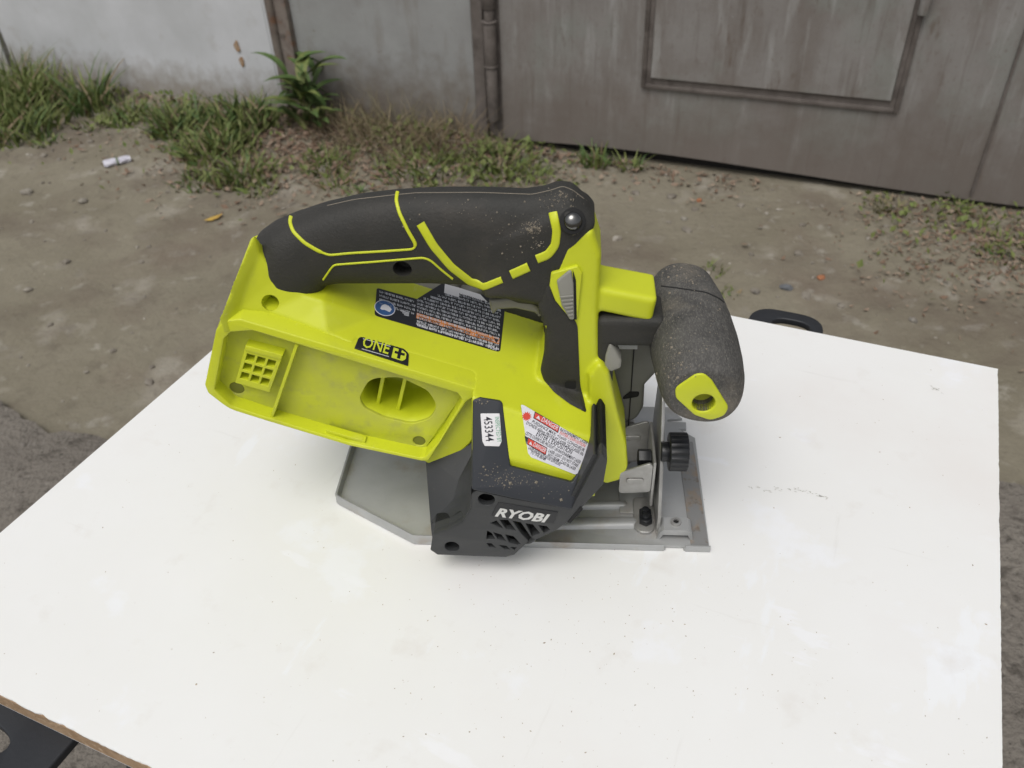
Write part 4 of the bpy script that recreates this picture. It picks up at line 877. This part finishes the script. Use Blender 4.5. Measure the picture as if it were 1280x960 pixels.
def drape(name, px, tree, lift, m, parent, dark=()):
    """a skin following the surface under an outline, with its own thickness"""
    from mathutils.geometry import delaunay_2d_cdt
    P = [np.array(p, float) for p in px]; bd = []
    for a, b in zip(P, P[1:] + P[:1]):
        k = max(1, int(np.linalg.norm(b - a) / 2.5)); bd += [a + (b - a) * t / k for t in range(k)]
    for _ in range(2): bd = [(bd[i - 1] + 2 * bd[i] + bd[(i + 1) % len(bd)]) / 4 for i in range(len(bd))]
    def inside(q):
        c = False
        for a, b in zip(bd, bd[1:] + bd[:1]):
            if (a[1] > q[1]) != (b[1] > q[1]) and q[0] < (b[0] - a[0]) * (q[1] - a[1]) / (b[1] - a[1]) + a[0]: c = not c
        return c
    lo, hi = np.min(bd, 0), np.max(bd, 0); inner = []
    for x in np.arange(lo[0], hi[0], 3.0):
        for y in np.arange(lo[1], hi[1], 3.0):
            q = np.array([x, y])
            if inside(q) and min(np.linalg.norm(q - b) for b in bd) > 1.8: inner.append(q)
    pts = bd + inner; n = len(bd)
    vs, es, fs, *_ = delaunay_2d_cdt([Vector(p) for p in pts], [(i, (i + 1) % n) for i in range(n)], [], 1, 1e-4)
    V_, ok = [], []
    for v in vs:
        p, nn = hit(tree, v.x, v.y); ok.append(p is not None)
        if p is None: V_.append(np.zeros(3)); continue
        e = min(np.linalg.norm(np.array(v) - b) for b in bd); dep = lift * min(1, 0.35 + e / 4.0)
        for (cx, cy, rx, ry) in dark:
            if ((v.x - cx) / rx) ** 2 + ((v.y - cy) / ry) ** 2 < 1: dep = lift * 0.1
        V_.append(p + nn * dep)
    F = [tuple(f) for f in fs if all(ok[i] for i in f)]
    nb = len(V_); V_ = V_ + [p - (np.array([0, -1, 0.3]) * 0.002) for p in V_[:n]]
    F += [(i, (i + 1) % n, nb + (i + 1) % n, nb + i) for i in range(n) if ok[i] and ok[(i + 1) % n]]
    par = list(range(len(V_)))
    def find(a):
        while par[a] != a: par[a] = par[par[a]]; a = par[a]
        return a
    for f in F:
        for b in f[1:]: par[find(b)] = find(f[0])
    cnt = {}
    for f in F: cnt[find(f[0])] = cnt.get(find(f[0]), 0) + 1
    best = max(cnt, key=cnt.get); F = [f for f in F if find(f[0]) == best]
    used = sorted({i for f in F for i in f}); ix = {k: i for i, k in enumerate(used)}
    return link(name, pymesh([V_[k] for k in used], [tuple(ix[k] for k in f) for f in F], ang=50), m, parent)

# finger column overmould on the near side of the front pillar
def column():
    CP = ypl(YC - 18)
    px = [(690, 341), (687, 356), (694, 376), (716, 396), (722, 407), (725, 480), (733, 517), (712, 506), (692, 491), (680, 476), (676, 463), (681, 440), (682, 418), (674, 391), (668, 384), (666, 372)]
    c = drape('pillar_overmould', px, BVH_H, 0.0014, M['rubber'], saw, [(713, 481, 6.5, 5.0)])
    # lock-off button in its lime window
    pw, nw = hit(BVH_H, 713, 481)
    link('well_shade_disc', cyl_mesh(pw - nw * 0.002, pw + nw * 0.0012, 0.0043), M['void'], c)  # black disc over the lime, painted shade for a deep screw hole
    w_ = slab('button_window', CP, [(722, 331), (728, 340), (722, 396), (712, 396), (694, 374), (687, 356), (689, 340)], -3, 2.2, M['lime'], saw, 1.5, 0.8)
    b_ = slab('lock_off_button', CP, [(714, 333), (717, 352), (718, 396), (712, 396), (702, 378), (696, 348)], 0, 4.0, M['lever'], w_, 1.5, 1.0)
    slab('button_gap', CP, [(716, 335), (720, 348), (721, 397), (711, 397), (718, 396)], 1.5, 2.5, M['void'], w_)
    for k in range(6):
        y = 366 + k * 4.6; x0 = 700 + k * 2.0; slab('button_ridge', CP, [(x0, y), (716.5, y - 1.5), (716.8, y + 0.5), (x0 + 1.0, y + 2)], 3.6, 4.7, M['lever'], b_, 0, 0.2)
    # trigger
    T = ypl(YC - 12)
    slab('trigger', T, [(611, 377), (640, 373), (664, 377), (674, 387), (677, 399), (668, 392), (645, 387), (622, 388), (616, 395), (613, 388)], -22, 0, M['lever2'], saw, 1.0, 1.6)
    # chrome lock pin beside the nose
    p, n_ = hit(BVH_G, 716, 277)
    if p is not None:
        n_ = np.array([0.1, -0.85, 0.5]); n_ /= np.linalg.norm(n_)
        link('pin_recess', cyl_mesh(p - n_ * 0.003, p + n_ * 0.0006, 0.0072, bevel=0.0004), M['void'], GO)
        bm = bmesh.new(); bmesh.ops.create_uvsphere(bm, u_segments=24, v_segments=14, radius=0.0050); bm.transform(Matrix.Translation(p + n_ * 0.0008) @ Vector(n_).to_track_quat('Z', 'Y').to_matrix().to_4x4() @ Matrix.Diagonal((1, 1, 0.6, 1))); me = bpy.data.meshes.new('pin'); bm.to_mesh(me); bm.free(); smooth(me, 60)
        link('steel_pin', me, M['chrome'], GO)
column()

# inlaid lime lines, laid on the grip's surface
def inlay(path, wd, name='lime_inlay', m='lime', tree=None, lift=0.0006, parent=None):
    tree = tree or BVH_G; pts = []
    path = [np.array(p, float) for p in path]
    dense = []
    for a, b in zip(path[:-1], path[1:]):
        n = max(2, int(np.linalg.norm(b - a) / 3))
        for k in range(n): dense.append(a + (b - a) * k / n)
    dense.append(path[-1])
    for _ in range(2): dense = [dense[0]] + [(dense[i - 1] + 2 * dense[i] + dense[i + 1]) / 4 for i in range(1, len(dense) - 1)] + [dense[-1]]
    V_, F = [], []; rows = []
    for i, c in enumerate(dense):
        t = dense[min(i + 1, len(dense) - 1)] - dense[max(i - 1, 0)]; t /= np.linalg.norm(t); nn = np.array([-t[1], t[0]])
        s = i / (len(dense) - 1); ww = wd(s) if callable(wd) else wd
        row = []
        for o_, l_ in ((-0.55, -0.0010), (-0.5, lift * 0.6), (-0.3, lift), (0, lift * 1.05), (0.3, lift), (0.5, lift * 0.6), (0.55, -0.0010)):
            p, n_ = hit(tree, *(c + nn * ww * o_))
            if p is None: row = None; break
            row.append(p + n_ * l_)
        if row: rows.append(row)
    for row in rows: V_ += row
    for i in range(len(rows) - 1):
        for j in range(6): F.append((i * 7 + j, i * 7 + j + 1, (i + 1) * 7 + j + 1, (i + 1) * 7 + j))
    return link(name, pymesh(V_, F, ang=70), M[m], parent or GO)
inlay([(365, 268), (362, 277), (366.5, 290), (380.6, 304), (397.5, 314), (411.5, 319.5), (437, 317), (480, 314.5), (517, 312), (520.6, 307), (510, 289), (499, 266), (495, 250), (497, 240.5)], lambda s: 4.2 if s < 0.25 or s > 0.72 else 2.6)
inlay([(404, 350), (417, 331.5), (470.6, 327.5), (529.6, 322.5), (538, 325.5), (552, 338), (566, 349)], 2.2)
inlay([(525.5, 280), (542, 308), (564, 334), (592.5, 356), (604, 359.5), (627.6, 350)], lambda s: 10.5 - 2.5 * s)
inlay([(639, 344), (661, 334)], 11)
inlay([(671, 324.5), (685, 319), (694, 307), (696, 289), (691, 266)], 10.5)

M['dust'] = mat('pale_wood_dust', (0.23, 0.20, 0.155), 0.9)
inlay([(409, 257.5), (442, 250), (493, 244), (521, 241.5), (597, 241), (640, 242.5), (665, 243.5), (690, 238), (703, 233), (716, 238), (730, 249)], 0.7, 'parting_line', 'dust', BVH_G, 0.0001)
def sawdust(tree, spots, parent, seed):
    r_ = np.random.default_rng(seed); V_, F = [], []
    for (u, v, su, sv, n) in spots:
        for _ in range(n):
            p, nn = hit(tree, u + r_.normal(0, su), v + r_.normal(0, sv))
            if p is None: continue
            a = np.cross(nn, [0.3, 0.5, 0.8]); a /= np.linalg.norm(a); b = np.cross(nn, a); s_ = 0.00021 * math.exp(r_.normal(0, 0.65)); k = len(V_)
            th = r_.uniform(0, 6.28); a, b = a * math.cos(th) + b * math.sin(th), b * math.cos(th) - a * math.sin(th)
            V_ += [p + nn * 0.00005 + a * s_, p + nn * 0.00005 + b * s_, p + nn * 0.00005 - a * s_, p + nn * 0.00005 - b * s_, p + nn * (0.00005 + s_)]
            F += [(k, k + 1, k + 4), (k + 1, k + 2, k + 4), (k + 2, k + 3, k + 4), (k + 3, k, k + 4)]
    o = link('sawdust_grains', pymesh(V_, F, sm=False), M['dust'], parent); o['kind'] = 'stuff'; return o
sawdust(BVH_G, [(665, 285, 6, 5, 170), (700, 250, 14, 6, 120), (716, 290, 3.5, 1.8, 90), (672, 305, 5, 3, 30), (560, 265, 40, 15, 60), (640, 300, 30, 20, 50)], GO, 3)

sawdust(bvh(BAND[0].data), [(616, 590, 10, 5, 60), (640, 600, 12, 4, 55), (625, 605, 14, 4, 40), (603, 503, 8, 4, 14), (660, 604, 24, 6, 36), (700, 620, 20, 8, 20)], BAND[0], 8)

# ---- front auxiliary handle
def aux():
    st = [(103, 0.35, 0.40), (99, 0.66, 0.76), (90, 0.88, 0.96), (70, 1.0, 1.0), (50, 1.04, 1.0), (30, 1.05, 0.98), (10, 1.02, 0.93), (-4, 0.97, 0.86), (-12, 0.90, 0.78), (-17, 0.78, 0.66)]
    rings = []
    for (y, sx, sz) in st:
        t = (y + 17) / 113.0; cx = -0.0215 - 0.004 * t ** 2; cz = 0.1515 - 0.004 * t
        ring = []
        for k in range(40):
            q = 2 * math.pi * k / 40; cs, sn = math.cos(q), math.sin(q); e = 2 / 2.3
            px = 0.0245 * sx * math.copysign(abs(cs) ** e, cs); pz = 0.0275 * sz * math.copysign(abs(sn) ** e, sn)
            ring.append((cx + px + 0.10 * pz, y * mm, cz + pz - 0.16 * px))
        rings.append(ring)
    me = soften(loft_mesh(rings), 1.1, 4, 0.5)
    hp = aty(879, 502, -16); me = boolean(me, [cyl_mesh(hp + np.array([0, -0.01, 0]), hp + np.array([0, 0.009, 0]), 0.0064)])
    a = link('front_handle', me, M['dusty_rubber'], saw)
    tr = bvh(me)
    EC = ypl(-16)
    cap_px = [(870, 467), (845, 484), (846, 496), (868, 516), (887, 522.5), (904, 517), (909, 507), (889, 475), (880, 467)]
    hc = EC.poly([(879, 502)])[0]
    cap_px = [(878 + (u - 878) * 1.05, 496 + (v - 496) * 1.05) for u, v in cap_px]
    cap = slab('handle_end_cap', EC, cap_px, -6, 2.0, M['lime'], a, 6, 1.0, holes=[ring2(hc, 0.0064)])
    slab('cap_hole_floor', EC, [(862, 490), (896, 490), (896, 514), (862, 514)], -9.2, -8.6, M['lime_dirty'], cap, 0)
    inlay([(826, 358), (850, 361), (883, 366), (900, 374), (913, 386), (919, 400)], 1.6, 'parting_line', 'void', tr, 0.00012, a)
    sawdust(tr, [(836, 440, 8, 30, 150), (850, 345, 14, 9, 110), (870, 400, 26, 35, 120), (845, 470, 8, 14, 70)], a, 12)
    return a
AUX = aux()
# dark arm below the stub, joining the pillar to the front handle
link('handle_arm', soften(join_meshes([box_mesh((-0.082, 0.030, 0.150), (-0.040, 0.060, 0.171), 0.004), box_mesh((-0.082, 0.030, 0.112), (-0.070, 0.060, 0.165), 0.004)]), 1.1, 4), M['rubber'], saw)

# ---- blade guards on the far side
def guards():
    c = np.array([-0.125, 0.076]); r = 0.080
    up = [(c[0] + r * math.cos(a), c[1] + r * math.sin(a)) for a in np.linspace(math.radians(-15), math.radians(200), 40)]
    up = [(c[0] + 0.07, c[1] - 0.055)] + up + [(c[0] - 0.10, c[1] - 0.02), (c[0] - 0.09, c[1] - 0.045)]
    g = link('upper_guard', plate_mesh([up], (0, 0, 0), (1, 0, 0), (0, 0, 1), -0.142, -0.098, 0.005, 3), M['guard'], saw)
    link('guard_chute', box_mesh((-0.262, 0.088, 0.092), (-0.175, 0.132, 0.150), 0.006, 3), M['lever2'], g)
    link('guard_rail', tube_mesh([(-0.262 + 0.03 * k, 0.086, 0.152 - 0.003 * k * k) for k in range(5)], 0.0042, 10), M['bsteel'], g)
    lo = [(c[0] + 0.073 * math.cos(a), c[1] + 0.073 * math.sin(a)) for a in np.linspace(0, 2 * math.pi, 48, endpoint=False)]
    link('saw_blade', plate_mesh([lo], (0, 0, 0), (1, 0, 0), (0, 0, 1), -0.127, -0.1255, 0.0003), M['chrome'], g)
    # front of the gear case seen between pillar and front handle
    fc = link('gear_case_front', plate_mesh([rnd([(-0.084, 0.062), (-0.084, 0.128), (-0.044, 0.128), (-0.039, 0.112), (-0.0395, 0.102), (-0.046, 0.092), (-0.0455, 0.072), (-0.050, 0.060), (-0.068, 0.057)], [0.004, 0.002, 0.002, 0.004, 0.003, 0.004, 0.006, 0.008, 0.008])], (0, 0, 0), (1, 0, 0), (0, 0, 1), -0.100, -0.066, 0.003), M['guard'], saw)
    link('case_seam', box_mesh((-0.0555, 0.0652, 0.054), (-0.0548, 0.0662, 0.126), 0), M['void'], fc)
    link('case_slot', plate_mesh([rnd([(-0.062, 0.080), (-0.050, 0.083), (-0.049, 0.087), (-0.056, 0.087)], 0.002)], (0, 0.0658, 0), (1, 0, 0), (0, 0, 1), -0.0005, 0.0006, 0), M['void'], fc)
    link('warning_strip', box_mesh((-0.070, 0.0650, 0.1235), (-0.053, 0.0662, 0.1268), 0.0002, 1), M['lab_grey'], fc)
    L = ypl(28)
    slab('guard_lever', L, [(762, 431), (770, 440), (777, 452), (776, 461), (764, 466), (755, 462), (757, 446)], -12, 0, M['lever'], saw, 2, 1.5)
    link('front_bumper', box_mesh((-0.072, 0.072, 0.010), (-0.050, 0.100, 0.054), 0.003), M['bsteel'], fc)
guards()

# ---- labels and lettering
def text(body, plane, p0, p1, size_px, m, parent, lift=0.6, name='lettering', shear=0.0, flip=False, fit=True, bold=0.0, xs=None):
    """lettering whose baseline runs from photograph point p0 to p1 on the plane"""
    A_, B_ = plane.at(*p0), plane.at(*p1); U = B_ - A_; W_ = np.linalg.norm(U); U = U / W_; V = np.cross(plane.n, U)
    cu = bpy.data.curves.new('t', 'FONT'); cu.body = body; cu.size = 1.0; cu.shear = shear; cu.offset = bold; cu.extrude = 0.0; cu.resolution_u = 2
    ob = bpy.data.objects.new('tmp', cu); col.objects.link(ob); dg = bpy.context.evaluated_depsgraph_get(); dg.update()
    me = bpy.data.meshes.new_from_object(ob.evaluated_get(dg)); bpy.data.objects.remove(ob); bpy.data.curves.remove(cu)
    co = np.empty(len(me.vertices) * 3); me.vertices.foreach_get('co', co); co = co.reshape(-1, 3)
    x0, x1 = co[:, 0].min(), co[:, 0].max(); cap = 0.69
    sx = W_ / (x1 - x0); sy = size_px / cap
    P_ = A_ + (co[:, :1] - x0) * sx * U + co[:, 1:2] * sy * mm * V + plane.n * lift * mm
    me.vertices.foreach_set('co', P_.ravel()); me.update()
    return link(name, me, M[m], parent)

# RYOBI badge on the motor end
text('RYOBI', END, (618.5, 644.2), (686, 652.6), 7.3, 'silver', BADGE, 0.75, shear=0.32, bold=0.038)

# ONE+ badge on the roof
one = slab('one_badge', ROOF, [(449, 421), (505, 437), (511, 443), (510, 458), (443, 436)], -0.4, 0.5, M['lab_black'], saw, [3, 3, 3, 0, 0], 0.2)
text('ONE', ROOF, (451.8, 434.4), (484.8, 444.0), 8.6, 'lime_ink', one, 0.75, bold=0.012)
plus = slab('plus_field', ROOF, [(492, 435.5), (503, 439), (508, 443), (507, 450), (503, 452.5), (489, 448)], 0.5, 0.62, M['lime_ink'], one, [0, 2, 2, 2, 2, 0])
slab('plus_sign', ROOF, [(492.8, 442.6), (493.6, 439.8), (506.0, 443.4), (505.3, 446.3)], 0.62, 0.75, M['lab_black'], plus)
slab('plus_sign', ROOF, [(498.4, 437.2), (502.2, 438.3), (499.6, 450.0), (495.8, 448.9)], 0.62, 0.78, M['lab_black'], plus)
ol = [(453.5, 424.2), (488, 433.8)], [(452, 436.8), (486, 446.6)]
for (a, b_) in ol:
    slab('badge_outline', ROOF, [(a[0], a[1]), (b_[0], b_[1]), (b_[0], b_[1] + 0.8), (a[0], a[1] + 0.8)], 0.5, 0.62, M['lab_grey'], one)

# black rating and warning label, printed the other way up
def rating_label():
    lab = slab('rating_label', ROOF, [(471, 360.5), (521, 374.5), (554, 354), (632, 378), (625, 441), (468, 395)], -0.4, 0.35, M['lab_black'], saw, [1.5, 0.5, 0.5, 0.5, 2.5, 2.0], 0.15)
    # word-like dashes for the fine print
    r_ = np.random.default_rng(4)
    def row(p0, p1, hpx, m='lab_grey'):
        p0, p1 = np.array(p0, float), np.array(p1, float); L = np.linalg.norm(p1 - p0); d = (p1 - p0) / L; V_, F = [], []; x = 0.0
        dn = np.array([0.15, 1.0]) * hpx
        while x < L - 2:
            for _ in range(r_.integers(2, 9)):
                wd = r_.uniform(1.0, 1.9)
                if x + wd > L: break
                sub = [(0, 0, wd, 1.0)] if r_.uniform() < 0.35 else [(0, 0, wd * 0.36, 1.0), (wd * 0.36, r_.choice([0, 0.38, 0.7]), wd, 0.30)]
                for (a0, b0, a1, hh) in sub:
                    q = p0 + d * (x + a0) + dn * b0; k = len(V_)
                    for e in (q, q + d * (a1 - a0), q + d * (a1 - a0) + dn * hh, q + dn * hh): V_.append(ROOF.at(*e) + ROOF.n * 0.00055)
                    F.append((k, k + 1, k + 2, k + 3))
                x += wd + 0.45
            x += 1.3
        link('fine_print', pymesh(V_, F, sm=False), M[m], lab)
    for k in range(13):
        f0 = k / 12.0
        a = np.array([560, 363.5]) + np.array([-38, 26]) * min(1, max(0, (k - 1) / 5.0)) + np.array([0, 4.35]) * 0
        b_ = np.array([627, 384]) + np.array([-0.3, 4.35]) * k
        slope = 0.298
        x0 = 575 if k == 0 else max(521, 556 - 9 * (k - 1)) if k < 5 else 521
        row((x0, b_[1] - (b_[0] - x0) * slope), tuple(b_), 2.9)
        if k > 8: pass
    for k in range(4): row((474, 364 + k * 5.0), (520 - 0.5 * k, 364 + k * 5.0 + (46 - 0.5 * k) * 0.298), 2.9)
    slab('orange_strip', ROOF, [(521, 392), (624.5, 424), (623.5, 431.5), (520, 398.5)], 0.35, 0.5, M['orange'], lab)
    for (wd, a, b_) in (('WARNING', (616, 424.7), (595, 418.2)), ('AVERTISSEMENT', (588, 416.0), (556, 406.0)), ('ADVERTENCIA', (550, 404.2), (524, 396.1))):
        text(wd, ROOF, a, b_, 3.0, 'ink', lab, 0.62, bold=0.01)
    tri = [(620, 430), (617, 423.8), (623, 425.6)]; slab('warning_triangle', ROOF, tri, 0.5, 0.62, M['ink'], lab)
    slab('print_field', ROOF, [(518.5, 399.8), (624.2, 434), (623.2, 439), (518, 407)], 0.34, 0.42, M['lab_black'], lab)
    text('P506', ROOF, (621, 434.6), (610, 431.2), 3.4, 'lab_white', lab, 0.62, bold=0.012)
    text('18.0V', ROOF, (604, 429.5), (593, 426.2), 2.8, 'lab_white', lab, 0.62)
    text('5-1/2" (140mm)', ROOF, (588, 425.0), (551, 413.6), 2.8, 'lab_white', lab, 0.62)
    text('No 4,700/min', ROOF, (546, 412), (520.5, 404.2), 2.8, 'lab_white', lab, 0.62)
    ic = ROOF.poly([(481, 386)])[0]
    def disc(c, r, t0, t1, m, name): return link(name, plate_mesh([ring2(c, r, n=32)], ROOF.p, ROOF.U, ROOF.V, t0 * mm, t1 * mm, 0), M[m], lab)
    disc(ic, 0.0066, 0.35, 0.46, 'lab_white', 'icon_ring'); disc(ic, 0.0061, 0.46, 0.55, 'blue', 'manual_icon')
    slab('icon_figure', ROOF, [(475, 387), (477, 383), (481, 381.5), (486, 384), (489.5, 388), (487, 391.5), (484, 390), (480.5, 388.5), (477.5, 388.5)], 0.55, 0.64, M['lab_white'], lab, 0.6)
    for k in range(3): slab('approval_mark', ROOF, [(501 + 2 * k, 389 + 2.4 * k), (511, 392 + 1.6 * k), (511, 393 + 1.6 * k), (501 + 2 * k, 390 + 2.4 * k)], 0.35, 0.5, M['lab_grey'], lab)
    wl = slab('barcode_strip', ROOF, [(556, 356), (573, 360.5), (600, 369), (609, 378.5), (576, 368.5), (573, 372.5), (555, 367)], 0.36, 0.55, M['paper'], saw)
    text('8FTH109001174', ROOF, (606, 377), (574, 367.3), 2.4, 'ink', wl, 0.62)
rating_label()

# laser danger label on the lime panel
def danger():
    d = slab('danger_label', FACET, [(651, 506), (655, 507), (735, 554), (735, 559), (722, 592), (719, 593.5), (664, 572), (660, 567)], -0.2, 0.4, M['lab_white'], MC, [1, 0, 1.2, 1.2, 0.8, 0.8, 1.2, 1.2], 0.1)
    c = FACET.poly([(658.3, 520.7)])[0]
    sun = [(c[0] + r_ * math.cos(a), c[1] + r_ * math.sin(a)) for a, r_ in ((2 * math.pi * k / 24, 0.0031 if k % 2 else 0.0020) for k in range(24))]
    link('laser_symbol', plate_mesh([sun], FACET.p, FACET.U, FACET.V, 0.4 * mm, 0.5 * mm, 0), M['red'], d)
    e1 = slab('danger_heading', FACET, [(668.5, 514.5), (699.5, 532.5), (697.5, 541.5), (666.5, 523)], 0.4, 0.5, M['ink'], d)
    slab('heading_field', FACET, [(669.2, 516), (698.7, 533), (697.0, 540), (667.5, 522.4)], 0.5, 0.58, M['red'], e1)
    text('DANGER', FACET, (676, 526.3), (696.2, 538.2), 2.9, 'lab_white', e1, 0.64, bold=0.01); slab('warning_triangle', FACET, [(670, 522.6), (675, 525.4), (673.5, 519.6)], 0.58, 0.64, M['lab_white'], e1)
    def ln(t, a, b_, s=2.1, m='ink'): text(t, FACET, a, b_, s * 0.92, m, d, 0.52, bold=0.012)
    ln('RAYONNEMENT LASER', (699.5, 538.5), (733.5, 556)); ln("ÉVITER L'EXPOSITION", (699, 542.5), (730.5, 559.5), 2.0, 'red')
    ln('PUISSANCE MAX. <1mW, LONGUEUR', (664.5, 528.5), (729.5, 565)); ln("D'ONDE 650nm PRODUIT LASER DE CLASSE IIIa", (657.3, 530.2), (728.3, 570))
    ln("ÉVITER L'EXPOSITION", (669.5, 544.5), (713.5, 568.3), 3.3)
    ln('CETTE OUVERTURE PRODUIT UN RAYONNEMENT LASER', (656, 543), (724.5, 580.2), 2.2)
    slab('hazard_corner', FACET, [(655.6, 544.6), (659.5, 547), (658, 555), (657.5, 555)], 0.4, 0.5, M['ink'], d)
    e2 = slab('danger_heading', FACET, [(659.5, 546.5), (684, 560), (682, 569.5), (658.5, 555.5)], 0.4, 0.5, M['ink'], d)
    slab('heading_field', FACET, [(660.3, 548), (683.1, 560.6), (681.6, 568), (659.4, 555)], 0.5, 0.58, M['red'], e2)
    text('DANGER', FACET, (665.5, 557.6), (681, 566.2), 2.8, 'lab_white', e2, 0.64, bold=0.01); slab('warning_triangle', FACET, [(661, 555), (665, 557.3), (663.6, 552)], 0.58, 0.64, M['lab_white'], e2)
    ln('LASER LIGHT. DO NOT STARE', (685, 565), (721.5, 584.3)); ln('INTO BEAM. CLASS IIIa LASER', (684, 570.2), (718.5, 588.6)); ln('LASER RADIATION AVOID EXPOSURE', (660, 561.2), (699.5, 582.7)); ln('TO THE BEAM', (662.5, 566.8), (681, 576))
danger()

# inspection sticker on the charcoal band
st_ = slab('inspection_sticker', FACET, [(600.5, 517), (624.5, 517), (627, 552), (624, 558), (606, 557.5), (603, 552)], 0.4, 0.95, M['paper'], MC, 0.6, 0.1)
text('453344', FACET, (604.5, 521.5), (607.5, 552), 4.9, 'ink', st_, 1.05, bold=0.008)
text('INSPECTED BY', FACET, (618.5, 521.5), (621.5, 553), 2.6, 'green_ink', st_, 1.05)
